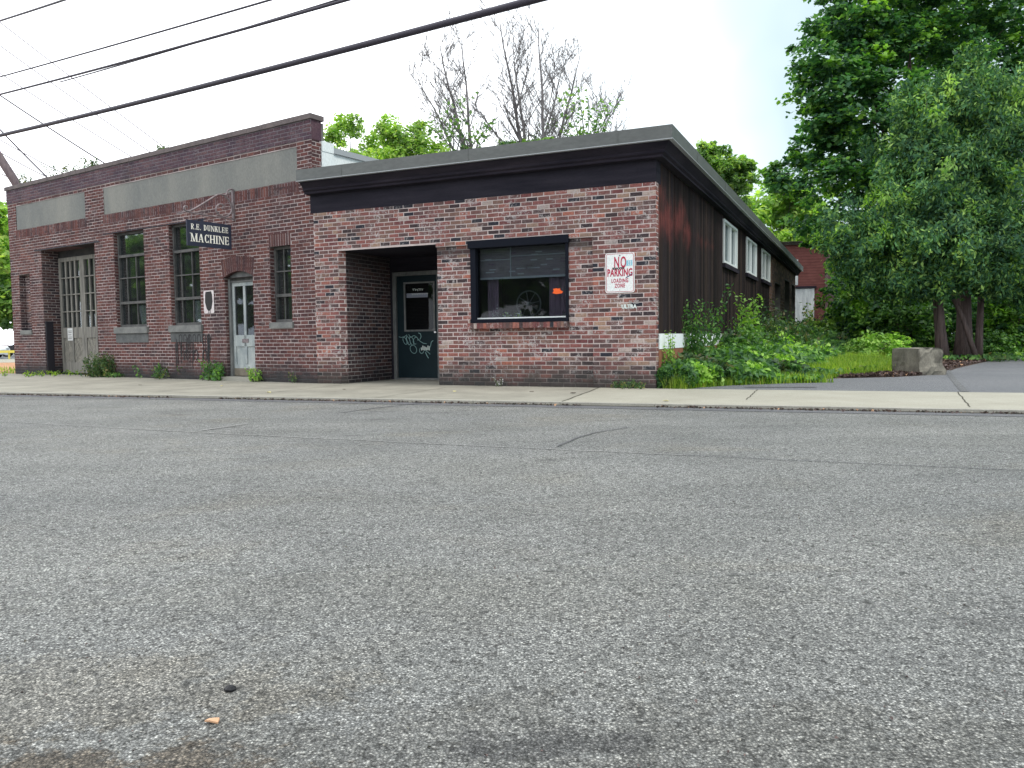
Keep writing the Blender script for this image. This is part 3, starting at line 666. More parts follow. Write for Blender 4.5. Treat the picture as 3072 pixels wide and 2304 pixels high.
def poly(mb, pts, wd, y):
    P_ = []
    for i in range(len(pts) - 1):
        for j in range(5): P_.append(Vector((pts[i][0], y, pts[i][1])).lerp(Vector((pts[i + 1][0], y, pts[i + 1][1])), j / 5))
    P_.append(Vector((pts[-1][0], y, pts[-1][1]))); 
    # smooth
    for _ in range(2): P_ = [P_[0]] + [(P_[i - 1] + P_[i] * 2 + P_[i + 1]) / 4 for i in range(1, len(P_) - 1)] + [P_[-1]]
    mb.strip(P_, wd, (0, -1, 0))
def loop(mb, cx_, cz_, rx, rz, tilt, wd, y, a0_=0, a1_=360):
    P_ = []
    for i in range(25):
        a = R(a0_ + (a1_ - a0_) * i / 24); u, v_ = rx * math.cos(a), rz * math.sin(a); P_.append(Vector((cx_ + u + v_ * tilt, y, cz_ + v_)))
    mb.strip(P_, wd, (0, -1, 0))
poly(gf, [(-5.80, .885), (-5.74, .87), (-5.66, .885), (-5.60, .93), (-5.62, .84), (-5.57, .74)], .010, y - .005)
loop(gf, -5.655, .80, .040, .075, -.35, .010, y - .0052); loop(gf, -5.575, .80, .042, .085, -.3, .010, y - .0054); loop(gf, -5.49, .795, .045, .09, -.3, .010, y - .0056, 20, 380)
loop(gf, -5.40, .80, .055, .07, .2, .010, y - .0058, 0, 300)
poly(gf, [(-5.56, .93), (-5.52, .86), (-5.44, .91), (-5.38, .88), (-5.31, .80), (-5.22, .745), (-5.14, .735)], .010, y - .006)
poly(gf, [(-5.33, .96), (-5.28, .94), (-5.265, .88), (-5.30, .82)], .012, y - .005)
loop(gf, -5.455, .625, .075, .085, -.2, .010, y - .005, 100, 420)
loop(gf, -5.26, .60, .05, .06, 0, .010, y - .0052, 120, 350)
poly(gf, [(-4.985, .80), (-5.03, .77), (-5.05, .68), (-5.11, .61), (-5.16, .63)], .012, y - .007)
poly(gf, [(-5.17, .56), (-5.14, .50), (-5.10, .44)], .016, y - .007)
poly(gf, [(-5.22, .62), (-5.10, .56), (-5.06, .52)], .010, y - .008)
gf.build('graffiti', M['tag_teal'], door)
gf = MB()
for i in range(7): gf.box(-5.27 + i * .03, -5.25 + i * .03, y - .009, y - .004, .60 + .01 * (i % 2), .66 + .012 * ((i * 3) % 4))
gf.build('graffiti', M['white_mark'], door)
hb = MB(); hb.box(-4.93, -4.885, y - .06, y, .955, .985); hb.build('handle', M['chrome'], door)

# shop window
wf = MB(); a, b, c, d = win; yf = inset - .02
wf.box(a, a + .10, yf, yf + .14, c, d - .13); wf.box(b - .05, b, yf, yf + .14, c, d - .13); wf.box(a - .03, b + .02, -.012, yf + .14, d - .13, d - .001)
wf.box(a, b, yf - .03, yf + .14, c - .02, c + .045)
wf_o = wf.build('window', M['black_frame'], RR)
w2 = MB(); w2.box(a + .10, b - .05, yf + .055, yf + .09, c + .045, c + .07); w2.build('sill', M['white_vinyl'], wf_o)
w3 = MB(); w3.box(a + .10, b - .05, yf + .1, yf + .106, c + .045, d - .13); w3.build('pane', M['glass'], wf_o)
rs = MB()
xx = a - .03
while xx < b - .02:
    wd = .062; h = random.random() * .008
    rs.box(xx + .006, min(xx + wd, b + .02), -.075 + h, .1, c - .125 + h, c - .022 - h, 0); xx += wd
rs.box(a - .02, b + .01, -.06, .1, c - .115, c - .03, 1)
rs.build('brick_sill', [M['brick_r'], M['mortar_r']], RR)

# fascia and roof
LE = 0.3; DEEP = 27.2
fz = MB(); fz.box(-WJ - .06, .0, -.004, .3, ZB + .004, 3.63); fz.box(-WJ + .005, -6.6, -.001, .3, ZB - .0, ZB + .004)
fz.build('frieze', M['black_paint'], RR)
fz = MB()   # stepped soffit board under the metal edge
prof = [(-.13, 3.58), (-.10, 3.63), (-.16, 3.66), (-.30, 3.80)]
fz.prism([(0, 0)] * 3, 0, 0) if False else None
def cornice(mb, pr, xL, xR, yB):
    """profile pr of (out,z) swept along the front then round the right corner down the side"""
    ring = []
    for o, z in pr: ring.append([(xL, -o, z), (xR + o, -o, z), (xR + o, yB, z)])
    for i in range(len(pr) - 1):
        for j in range(2):
            mb.add([ring[i][j], ring[i][j + 1], ring[i + 1][j + 1], ring[i + 1][j]], [(0, 1, 2, 3)])
    mb.add([r[0] for r in ring] , [tuple(range(len(ring)))]); mb.add([r[2] for r in ring], [tuple(reversed(range(len(ring))))])
cornice(fz, [(0.0, 3.60), (.13, 3.60), (.13, 3.635), (.17, 3.66), (.17, 3.70), (.27, 3.80), (.27, 3.83), (0, 3.83)], -WJ - .10, 0, DEEP)
fz.build('cornice', M['soffit'], RR)
fz = MB(); cornice(fz, [(.20, 3.812), (.325, 3.812), (.33, 4.02), (.20, 4.02)], -WJ - .12, 0, DEEP + .2)
for q in range(3): x = -WJ + .9 + q * 2.6; fz.box(x, x + .012, -.3325, -.329, 3.815, 4.018)
for q in range(9): y = 1.6 + q * 3.0; fz.box(.329, .3325, y, y + .014, 3.815, 4.018)
fz.build('metal_fascia', M['fascia'], RR)
fz = MB(); cornice(fz, [(.26, 3.804), (.338, 3.804), (.338, 3.816), (.26, 3.816)], -WJ - .125, 0, DEEP + .2); fz.build('drip_edge', M['fascia_edge'], RR)
fz = MB(); fz.box(-WJ - .1, .2, -.19, DEEP + .15, 3.84, 4.00); fz.build('roof', M['roof'], RR)

# timber side wall
def wood_side(t, b):
    k = N(t); gi = k.n('ShaderNodeNewGeometry')
    col = k.ramp(gi.outputs['Random Per Island'], [(0, (.011, .009, .010)), (.4, (.021, .015, .015)), (.75, (.040, .028, .025)), (1, (.017, .014, .018))])
    v = k.coord((1, 9, .55)); a = k.noise(v, 3.5, 6, .7)
    col = k.mix(.85, col, k.ramp(a, [(.3, g(.4)), (.7, g(1.7))]), 'MULTIPLY')
    v2 = k.coord((1, 34, .7)); wv = k.noise(v2, 2, 8, .85)
    sx = k.n('ShaderNodeSeparateXYZ'); k.l(k.coord(), sx.inputs[0])
    big = k.noise(k.coord((1, 1, 1)), .9, 3, .6)
    # reddish weathered wood high up at the street end
    d1 = k.math('SUBTRACT', 2.75, sx.outputs['Z']); d1 = k.math('ABSOLUTE', d1); d1 = k.math('MULTIPLY', d1, 1.25)
    d2 = k.math('MULTIPLY', sx.outputs['Y'], .16)
    ff = k.math('SUBTRACT', 1.45, k.math('ADD', d1, d2)); ff = k.math('MULTIPLY', ff, k.math('ADD', k.math('MULTIPLY', wv, 1.6), -.42))
    ff = k.math('ADD', ff, k.math('MULTIPLY', k.math('ADD', big, -.5), .9))
    col = k.mix(k.ramp(ff, [(.30, g(0)), (.52, g(.9))]), col, (.17, .048, .044))
    s3 = k.noise(k.coord((1, 30, .5)), 3, 4, .7); col = k.mix(k.ramp(s3, [(.60, g(0)), (.70, g(.45))]), col, (.15, .115, .10))
    k.l(col, b.inputs['Base Color']); k.bump(a, b, .5, .006)
M['side_boards'] = mk('side_boards', wood_side, rough=.9, spec=.08)
sw = MB(); yb = .17
holes = [(6.38, 8.45, 2.51, 3.52), (10.25, 12.4, 2.555, 3.54), (13.82, 16.1, 2.61, 3.57)]
yy = yb
while yy < 16.2:
    wd = .145; ye = min(yy + wd, 16.2); j = random.random() * .006
    segs = [(.875, 3.6)]
    for h in holes:
        if yy + wd / 2 > h[0] and yy + wd / 2 < h[1]: segs = [(.875, h[2]), (h[3], 3.6)]
    for s0, s1 in segs: sw.box(-.03, -.002 + j - .006, yy + .003, ye - .003, s0, s1)
    yy += wd
sw.box(-.05, -.03, yb, 16.2, .6, 2.51); sw.box(-.05, -.03, yb, 16.2, 3.58, 3.62)
sw.build('timber_cladding', M['side_boards'], RR)
fd = MB(); fd.box(-.12, .012, .165, 8.2, .625, .874); fd.build('white_base_band', M['white_wall'], RR)
fd = MB(); fd.box(-.12, .004, .165, 28, -.1, .624); fd.build('foundation', noisy('rust_base', (.20, .075, .04), (.33, .15, .09), 4), RR)
fd = MB(); fd.box(-.12, .01, 8.2, 16.2, .625, .874); fd.build('foundation', M['brick_side'], RR)
bs = MB()
bh = [(18.0, 20.1, -1, 2.75), (21.8, 24.1, 0, 3.1), (25.2, 27, 0, 3.1)]
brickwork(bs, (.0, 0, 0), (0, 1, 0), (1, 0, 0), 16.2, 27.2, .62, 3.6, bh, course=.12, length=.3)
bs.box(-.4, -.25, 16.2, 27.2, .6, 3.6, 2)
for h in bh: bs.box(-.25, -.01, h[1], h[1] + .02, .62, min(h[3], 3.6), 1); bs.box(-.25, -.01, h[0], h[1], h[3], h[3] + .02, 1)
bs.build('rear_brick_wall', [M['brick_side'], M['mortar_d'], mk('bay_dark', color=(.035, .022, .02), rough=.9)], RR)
# side windows
for i, (y0, y1, z0, z1) in enumerate(holes):
    f1 = MB(); t = .085; o = .035
    f1.box(-.10, o, y0, y0 + t, z0, z1); f1.box(-.10, o, y1 - t, y1, z0, z1); f1.box(-.10, o, y0 + t, y1 - t, z0, z0 + t * .7); f1.box(-.10, o, y0 + t, y1 - t, z1 - t * .7, z1)
    yc = (y0 + y1) / 2 + (.1 if i == 0 else 0)
    f1.box(-.09, o - .02, yc - .05, yc + .05, z0 + .06, z1 - .06)
    for q0, q1 in ((y0 + t, yc - .05), (yc + .05, y1 - t)):
        f1.box(-.085, o - .035, q0, q0 + .06, z0 + .06, z1 - .06); f1.box(-.085, o - .035, q1 - .06, q1, z0 + .06, z1 - .06)
    fo = f1.build('window', M['white_vinyl'], RR)
    p1 = MB(); p1.box(-.06, -.052, y0 + t, y1 - t, z0 + .06, z1 - .06); p1.build('pane', M['glass_dirty'], fo)
    p1 = MB(); p1.box(-.16, -.15, y0 + .02, y1 - .02, z0, z1); p1.build('blind', noisy('blind', (.18, .20, .18), (.35, .38, .36), 3, .8, (1, 1, 14)), fo)
    p1 = MB(); p1.box(-.0, .07, y0 - .06, y1 + .06, z0 - .11, z0 - .006); p1.build('sill', M['soffit'], fo)
# closing walls and interior
cl = MB(); cl.box(-WJ + .02, -WJ + .1, 1.75, DEEP, 0, 3.8); cl.box(-WJ + .02, 0, DEEP - .1, DEEP, 0, 3.8); cl.box(-.22, -.13, .3, 16.2, -.1, 2.5); cl.box(-.6, -.5, .3, 16.5, 2.4, 3.8)
cl.box(-WJ + .1, -.25, .25, DEEP - .1, 3.70, 3.78)
cl.build('inner_wall', M['interior'], RR)
cl = MB(); cl.box(-3.88, -.2, .22, 8, -.02, .03); cl.box(-3.88, -.24, 2.6, 2.7, 0, 3.7); cl.build('inner_floor', M['interior'], RR)

def rthing(name, mb, mat, label, cat, **kw):
    """single-mesh thing placed in the right building's frame"""
    o = mb.build(name, mat); o.location = CR; o.rotation_euler = (0, 0, -A_R); return tag(o, label, cat, **kw)
def recentre(o):
    """move the origin of a mesh thing to the base of its own shape"""
    me = o.data; n = len(me.vertices); co = np.empty(n * 3, np.float32); me.vertices.foreach_get('co', co); co = co.reshape(-1, 3)
    c = (co.min(0) + co.max(0)) / 2; c[2] = co[:, 2].min(); co -= c; me.vertices.foreach_set('co', co.ravel()); me.update()
    o.location = Vector(o.location) + Matrix.Rotation(o.rotation_euler.z, 3, 'Z') @ Vector(c.tolist()); return o

# things in the shop window
ws = MB(); yy = .22; zt, zb = 2.40, 1.86
ws.box(-3.2, -1.52, yy, yy + .01, zb + .02, zt, 0); ws.box(-3.2, -1.52, yy - .006, yy - .001, zb, zb + .035, 1); ws.box(-2.62, -2.60, yy - .008, yy - .002, zb + .035, zt, 1); ws.box(-2.6, -1.52, yy - .004, yy - .001, 2.24, 2.255, 1); ws.box(-3.2, -2.62, yy - .004, yy - .001, 2.19, 2.205, 1)
for i in range(26):
    rx = random.uniform(-3.15, -1.65); rz = 1.93 + .045 * random.randint(0, 8); ws.box(rx, rx + .12, yy - .003, yy - .0006 - .0001 * i, rz, rz + .02, 1 if i % 3 else 2)
recentre(rthing('roller_blind', ws, [M['shade_brown'], M['shade_trim'], M['curtain']], 'brown slatted shade pulled halfway down inside the big black framed shop window', 'blind'))
for x0, x1, nm in ((-3.10, -2.88, 'plum curtain panel at the left end of the big shop window'), (-1.93, -1.56, 'plum curtain panel at the right end of the big shop window, behind the orange sticker')):
    cb = MB(); n_ = 12
    for i in range(n_):
        t0, t1 = x0 + (x1 - x0) * i / n_, x0 + (x1 - x0) * (i + 1) / n_; q0, q1 = .30 + .012 * math.sin(i * 1.9), .30 + .012 * math.sin((i + 1) * 1.9)
        cb.quad((t0, q0, 1.17), (t1, q1, 1.17), (t1, q1, 1.9), (t0, q0, 1.9)); cb.quad((t1, q1 + .006, 1.17), (t0, q0 + .006, 1.17), (t0, q0 + .006, 1.9), (t1, q1 + .006, 1.9))
    recentre(rthing('curtain', cb, M['curtain'], nm, 'curtain', group='curtains in the shop window'))
og = MB(); og.prism([(-1.80, 1.58), (-1.74, 1.56), (-1.63, 1.57), (-1.61, 1.60), (-1.66, 1.625), (-1.66, 1.655), (-1.71, 1.65), (-1.73, 1.66), (-1.79, 1.645), (-1.775, 1.615)], .118, .122)
recentre(rthing('sticker', og, M['orange'], 'small bright orange sticker on the right side of the shop window', 'sticker'))
wh = MB(); cxw, czw, rw = -2.33, 1.42, .225; yw = .34
ring = [(cxw + rw * math.cos(q * math.pi / 16), yw, czw + rw * math.sin(q * math.pi / 16)) for q in range(33)]
wh.tube(ring, .012, 6, caps=False)
for q in range(8): an = q * math.pi / 4 + .2; wh.tube([(cxw, yw, czw), (cxw + rw * math.cos(an), yw, czw + rw * math.sin(an))], .007, 5)
wh.tube([(cxw, yw - .04, czw), (cxw, yw + .04, czw)], .03, 8)
recentre(rthing('spoked_wheel', wh, noisy('dull_iron', (.05, .058, .06), (.10, .11, .105), 9), 'old eight spoked wheel standing inside the shop window', 'wheel'))
for i, (xw, sc, nm) in enumerate(((-2.93, .16, 'pale dried flower clump on the shelf at the left of the shop window'), (-2.72, .12, 'small potted plant with a white bloom in the shop window'), (-2.50, .12, 'small leafy potted plant left of the spoked wheel'), (-1.62, .09, 'tiny white figure at the right end of the window shelf'))):
    pr_ = empty('window_plant', fpt(FR, xw, .26, 1.14), -A_R, nm, 'plant' if i < 3 else 'figurine', 'things on the window shelf'); m = MB(); m.tube([(0, 0, 0), (0, 0, .04), (0, 0, .045)], [.03, .04, .04], 8); m.build('pot', M['curtain_pale'], pr_)
    q = RNG.normal(size=(60, 3)) * sc * .28; q[:, 2] = np.abs(q[:, 2]) * 1.3 + .04; V, F_ = tri_leaves(q, RNG.normal(size=q.shape), np.full(60, .028), 1.5); fast_mesh('foliage', V, F_, M['curtain_pale'] if i in (0, 3) else [M['weed_bright'], M['white_mark']], pr_, mi=None if i in (0, 3) else (RNG.uniform(size=120) < .3).astype(int))
sf = MB(); sf.box(-3.22, -1.50, .16, .52, 1.10, 1.135); sf.build('display_shelf', M['interior'], RR)

# signs on the right building
sg = empty('parking_sign', fpt(FR, -.588, -.006, 1.537), -A_R, 'white metal NO PARKING LOADING ZONE sign with red letters on the brick wall', 'sign')
def rrect(x0, x1, z0, z1, r, n=5):
    P_ = []
    for cx_, cz_, a0_ in ((x1 - r, z1 - r, 0), (x0 + r, z1 - r, 90), (x0 + r, z0 + r, 180), (x1 - r, z0 + r, 270)):
        for i in range(n + 1): an = R(a0_ + 90 * i / n); P_.append((cx_ + r * math.cos(an), cz_ + r * math.sin(an)))
    return P_
pl = MB(); Wd, Hd = .485, .64
pl.prism(rrect(-Wd / 2, Wd / 2, 0, Hd, .04), -.006, -.002); pl.build('plate', M['sign_white'], sg)
pl = MB(); o1 = rrect(-Wd / 2 + .014, Wd / 2 - .014, .014, Hd - .014, .032); o2 = rrect(-Wd / 2 + .021, Wd / 2 - .021, .021, Hd - .021, .026)
n_ = len(o1)
for i in range(n_):
    j = (i + 1) % n_; pl.quad((o1[i][0], -.0078, o1[i][1]), (o1[j][0], -.0078, o1[j][1]), (o2[j][0], -.0078, o2[j][1]), (o2[i][0], -.0078, o2[i][1]))
pl.build('border', M['red_paint'], sg)
RX = (R(90), 0, 0)
text_mesh('lettering', 'NO', .245, M['red_paint'], sg, (.005, -.0075, .405), RX, .50, bold=.004, track=1.2)
text_mesh('lettering', 'PARKING', .165, M['red_paint'], sg, (0, -.0075, .268), RX, .58, bold=.0045, track=1.06)
text_mesh('lettering', 'LOADING', .088, M['red_paint'], sg, (0, -.0075, .165), RX, .62, bold=.0022, track=1.22)
text_mesh('lettering', 'ZONE', .088, M['red_paint'], sg, (0, -.0075, .085), RX, .62, bold=.0022, track=1.22)
b_ = MB(); b_.tube([(0, -.012, Hd - .045), (0, -.002, Hd - .045)], .010, 8); b_.build('bolt', M['black'], sg)
b_ = MB(); b_.tube([(0, -.010, .045), (0, -.002, .045)], .007, 8); b_.build('bolt', M['chrome'], sg)
b_ = MB(); scrawl(b_, -.02, .39, .20, .05, 6, .008, -.0105, 21); poly(b_, [(-.13, .40), (-.09, .37), (-.10, .41), (-.02, .37), (.02, .41), (.06, .38)], .007, -.011); b_.build('marker_scrawl', M['black'], sg)
b_ = MB(); poly(b_, [(.10, .235), (.15, .262), (.21, .30)], .012, -.0105); b_.build('marker_scrawl', M['navy_mark'], sg)
b_ = MB()
for q in ((.11, .14, .425, .505), (.155, .17, .43, .505), (.185, .205, .43, .51)): b_.box(q[0], q[1], -.0088, -.0078, q[2], q[3])
b_.box(.10, .21, -.0086, -.0080, .428, .436); b_.box(.10, .21, -.0086, -.0080, .462, .470); b_.box(.10, .21, -.0086, -.0080, .505, .512); b_.build('sticker', M['blue_mark'], sg)
# ULTRA graffiti under the sign
gx = text_mesh('graffiti', 'ULTRA', .085, M['white_mark'], RR, (-.44, -.008, 1.285), RX, .95, bold=.005)
gx = text_mesh('graffiti', 'IV 325', .07, mk('faded_white', color=(.38, .36, .36), rough=.7), RR, (-.36, -.008, 1.36), RX, .9, bold=.002)

# ================================================================== LEFT BUILDING (machine shop)
LL = empty('machine_shop', CJ, -A_L, 'maroon brick machine shop with tall parapet, concrete panels, garage door and tall windows', 'building')
gar = (-10.42, -7.80, -1, 3.29); w1 = (-6.93, -5.68, 1.20, 3.445); w2_ = (-4.69, -3.60, 1.20, 3.45); dor = (-2.76, -1.84, -1, 2.16); w3_ = (-1.295, -.675, 1.20, 2.71); slot = (-11.68, -11.10, 1.20, 2.715)
pan1 = (-7.30, -.42, 3.92, 4.56); pan2 = (-11.69, -8.15, 3.92, 4.57)
H = 5.03
lw = MB()
arch = [(-2.80, -1.82, 2.13, 2.30)]
sold = [(w3_[0] - .02, w3_[1] + .02, 2.71, 2.96)]
brickwork(lw, (0, 0, 0), (1, 0, 0), (0, -1, 0), -12.15, 0, 0, 4.66, [gar, w1, w2_, dor, w3_, slot, pan1, pan2] + arch + sold + [(w1[0] - .08, w1[1] + .08, 1.04, 1.2), (w2_[0] - .08, w2_[1] + .06, 1.04, 1.2), (w3_[0] - .04, w3_[1] + .04, 1.08, 1.2), (slot[0] - .02, slot[1] + .02, 1.08, 1.2)], course=.0715, length=.212)
# return of the parapet above the neighbour's roof
brickwork(lw, (0, 0, 0), (0, 1, 0), (1, 0, 0), 0, .24, 3.9, H, course=.0715, length=.212)
brickwork(lw, (-12.15, 0, 0), (0, 1, 0), (-1, 0, 0), 0, 9, 0, H, course=.0715, length=.212)
# reveals
def reveal(mb, h, d, m=0, top=True):
    a_, b_2, z0_, z1_ = h; z0_ = max(0, z0_)
    brickwork(mb, (a_, 0, 0), (0, 1, 0), (1, 0, 0), 0, d, z0_, z1_, course=.0715, length=.212, m_b=m)
    brickwork(mb, (b_2, 0, 0), (0, 1, 0), (-1, 0, 0), 0, d, z0_, z1_, course=.0715, length=.212, m_b=m)
    if top: mb.quad((a_, .007, z1_), (b_2, .007, z1_), (b_2, d, z1_), (a_, d, z1_), 2)
reveal(lw, gar, .46, 2); reveal(lw, w1, .2); reveal(lw, w2_, .2); reveal(lw, dor, .2); reveal(lw, w3_, .2); reveal(lw, slot, .22, 2)
brickwork(lw, (0, .16, 0), (1, 0, 0), (0, -1, 0), slot[0], slot[1], 1.2, 2.72, course=.0715, m_b=2)
lw.build('front_wall', [M['brick_l'], M['mortar_l'], M['brick_dark']], LL)
# backing wall so no light leaks
bk = MB()
xs2 = [-12.1, gar[0] - .02, gar[1] + .02, w1[0] - .02, w1[1] + .02, w2_[0] - .02, w2_[1] + .02, dor[0] - .02, dor[1] + .02, w3_[0] - .02, w3_[1] + .02, -.03]
for i in range(0, 12, 2): bk.box(xs2[i], xs2[i + 1], .24, .34, 0, H - .02)
bk.box(gar[0] - .02, gar[1] + .02, .30, .34, 3.33, H - .02)
for h in (w1, w2_, w3_): bk.box(h[0] - .02, h[1] + .02, .24, .34, 0, 1.1); bk.box(h[0] - .02, h[1] + .02, .24, .34, h[3] + .03, H - .02)
bk.box(dor[0] - .02, dor[1] + .02, .24, .34, 2.4, H - .02)
bk.box(gar[0] - .12, gar[0] - .02, .34, .6, 0, 3.5); bk.box(gar[1] + .02, gar[1] + .12, .34, .6, 0, 3.5)
bk.box(-.12, -.03, .3, 9, 0, 4.4); bk.box(-12.1, -12.0, .3, 9, 0, H - .2)
# back wall with two windows
bk.box(-12.1, -.03, 9, 9.1, 0, 1.0); bk.box(-12.1, -.03, 9, 9.1, 3.0, 4.4)
for a_, b_2 in ((-12.1, -10.5), (-9, -7.2), (-5.5, -3.5), (-1.5, -.03)): bk.box(a_, b_2, 9, 9.1, 1.0, 3.0)
bk.build('inner_wall', mk('inside_plaster', color=(.16, .155, .15), rough=.95), LL)
rf = MB(); rf.box(-12.1, -.02, .35, 9.1, 4.35, 4.45); rf.build('roof', M['roof'], LL)
fl = MB(); fl.box(-12.1, -.04, .36, 9.0, -.02, .02); fl.build('inner_floor', M['interior'], LL)
wl = MB(); wl.box(-.02, .02, .24, 9.1, 3.85, 4.47); wl.build('white_side_wall', M['white_wall'], LL)
wl = MB(); wl.box(-.2, .06, .55, 9.1, 4.47, 4.58); wl.build('coping', M['fascia_edge'], LL)
wl = MB(); wl.box(-.2, .03, .242, .55, 4.47, 4.66); wl.build('white_side_wall', M['white_wall'], LL)
# parapet band and cap
pb = MB(); brickwork(pb, (0, -.012, 0), (1, 0, 0), (0, -1, 0), -12.17, .012, 4.66, H, course=.0715, length=.212)
pb.box(-12.16, .005, -.004, .25, 4.66, H)
pb.build('parapet', [brick_mat('parapet_brick', [((.105, .062, .078), 10), ((.12, .072, .085), 10), ((.095, .062, .08), 8), ((.135, .08, .088), 5)], (.05, .05, .05), z0=-.27, z1=-.22, eff=.3, streak=.4), M['parapet_haze']], LL)  # lilac haze mixed into the parapet brick and mortar colours
pc = MB(); nseg = 26
for i in range(nseg):
    x0 = -12.2 + 12.24 * i / nseg; x1 = -12.2 + 12.24 * (i + 1) / nseg - .004; dz = .006 * random.random()
    pc.box(x0, x1, -.04 - .006 * random.random(), .30, H + .002, 5.125 + dz)
pc.build('parapet_cap', noisy('cap_stone', (.10, .085, .09), (.20, .165, .16), 3), LL)
# concrete panels and their frames
for q in (pan1, pan2):
    p1 = MB(); p1.box(q[0], q[1], .012, .06, q[2], q[3]); p1.build('concrete_panel', M['concrete'], LL)
for (a_, b_2, n_) in ((-11.75, -8.1, 44), (-7.35, -.38, 86)):
    so = MB(); soldier(so, a_, b_2, 3.71, 3.91, -.004, n_, 0); so.box(a_, b_2, -.001, .012, 3.70, 3.915, 1); so.build('soldier_course', [M['brick_l'], M['mortar_m']], LL)
so = MB(); soldier(so, w3_[0] - .02, w3_[1] + .02, 2.712, 2.955, -.005, 9); so.box(w3_[0] - .03, w3_[1] + .03, .001, .2, 2.711, 2.958, 1)
so.build('soldier_course', [M['brick_sold'], M['mortar_l']], LL)
# arch over the office door
ar = MB(); n_ = 15; xa, xb = -2.80, -1.82
def zc(x, top): m = (x - (xa + xb) / 2) / ((xb - xa) / 2); return (2.29 if not top else 2.60) - (.13 if not top else .06) * m * m
for i in range(n_):
    a_ = xa + (xb - xa) * i / n_ + .006; b_2 = xa + (xb - xa) * (i + 1) / n_ - .006; xc = (xa + xb) / 2
    A2, B2 = xc + (a_ - xc) * 1.13, xc + (b_2 - xc) * 1.13
    v = [(a_, .2, zc(a_, 0)), (b_2, .2, zc(b_2, 0)), (B2, .2, zc(b_2, 1)), (A2, .2, zc(a_, 1)), (a_, -.006, zc(a_, 0)), (b_2, -.006, zc(b_2, 0)), (B2, -.006, zc(b_2, 1)), (A2, -.007, zc(a_, 1))]
    ar.add(v, [(4, 5, 6, 7), (0, 1, 5, 4), (1, 2, 6, 5), (2, 3, 7, 6), (3, 0, 4, 7)], 0)
xc = (xa + xb) / 2
ar.prism([(xa + (xb - xa) * i / 10, zc(xa + (xb - xa) * i / 10, 0) + .004) for i in range(11)] + [(xc + (xa + (xb - xa) * i / 10 - xc) * 1.14, zc(xa + (xb - xa) * i / 10, 1) + .008) for i in range(10, -1, -1)], -.001, .2, 1)
ar.build('door_arch', [M['brick_sold'], M['mortar_l']], LL)
tp = MB(); tp.prism([(xa, 2.10)] + [(xa + (xb - xa) * i / 10, zc(xa + (xb - xa) * i / 10, 0) - .002) for i in range(11)] + [(xb, 2.10)], .10, .14); tp.build('door_transom', M['grey_frame'], LL)
# sills and lintels
sl = MB(); sl.box(w1[0] - .07, w1[1] + .07, -.05, .2, 1.05, 1.199); sl.build('sill', M['conc_sill'], LL)
sl = MB(); sl.box(w1[0] - .05, w1[1] + .05, -.008, .1, .83, 1.048); sl.build('apron_block', noisy('dark_block', (.085, .09, .095), (.16, .165, .165), 5), LL)
sl = MB(); sl.box(w2_[0] - .07, w2_[1] + .05, -.05, .2, 1.05, 1.199); sl.build('sill', M['conc_sill'], LL)
sl = MB(); sl.box(w2_[0] - .05, w2_[1] + .03, -.008, .1, .83, 1.048); sl.build('apron_block', noisy('dark_block', (.075, .08, .085), (.14, .145, .145), 5), LL)
sl = MB(); sl.box(w3_[0] - .035, w3_[1] + .035, -.035, .2, 1.08, 1.199); sl.build('sill', M['conc_sill'], LL)
sl = MB(); sl.box(slot[0] - .02, slot[1] + .02, -.03, .16, 1.085, 1.199); sl.build('sill', M['conc_sill'], LL)
li = MB(); li.box(-10.75, -7.55, -.02, .2, 3.295, 3.315); li.box(-7.35, -3.3, -.02, .2, 3.452, 3.468); li.build('lintel', mk('lintel_iron', color=(.03, .035, .05), rough=.7), LL)
# dark post inside the garage jamb
gp = MB(); gp.box(-10.419, -10.36, .02, .2, 0, 1.42); gp.build('jamb_post', mk('post_black', color=(.02, .018, .025), rough=.7), LL)

def grid_window(name, h, d, zs, xs_all, thick_z=(), top_open=None, glass='glass_dirty', side=.05):
    a_, b_2, z0_, z1_ = h; f = MB(); t = .022
    f.box(a_, a_ + side, d - .02, d + .06, z0_, z1_); f.box(b_2 - side, b_2, d - .02, d + .06, z0_, z1_)
    f.box(a_ + side, b_2 - side, d - .02, d + .06, z0_, z0_ + .06); f.box(a_ + side, b_2 - side, d - .02, d + .06, z1_ - .05, z1_)
    for z in zs:
        w_ = .03 if z in thick_z else .014; f.box(a_ + side, b_2 - side, d - .012 - (.02 if z in thick_z else 0), d + .03, z - w_, z + w_)
    cut = sorted([z0_ + .06] + list(zs) + [z1_ - .05])
    for x, zt_ in xs_all: f.box(x - .012, x + .012, d - .006, d + .026, z0_ + .06, zt_)
    o = f.build('window', M['sash'], LL); p = MB(); p.box(a_ + side, b_2 - side, d + .034, d + .038, z0_ + .05, z1_ - .04); p.build('pane', M[glass], o); return o
wo1 = grid_window('w1', w1, .11, [2.89, 2.37, 1.78], [(-6.59, 2.89), (-6.2, 2.89)], (2.89, 1.78))
wo2 = grid_window('w2', w2_, .11, [2.85, 2.32, 1.797], [(-4.42, 2.85), (-4.02, 2.85)], (2.85, 1.797))
wo3 = grid_window('w3', w3_, .13, [2.22, 1.74], [(-1.02, 2.66)], (1.74,))
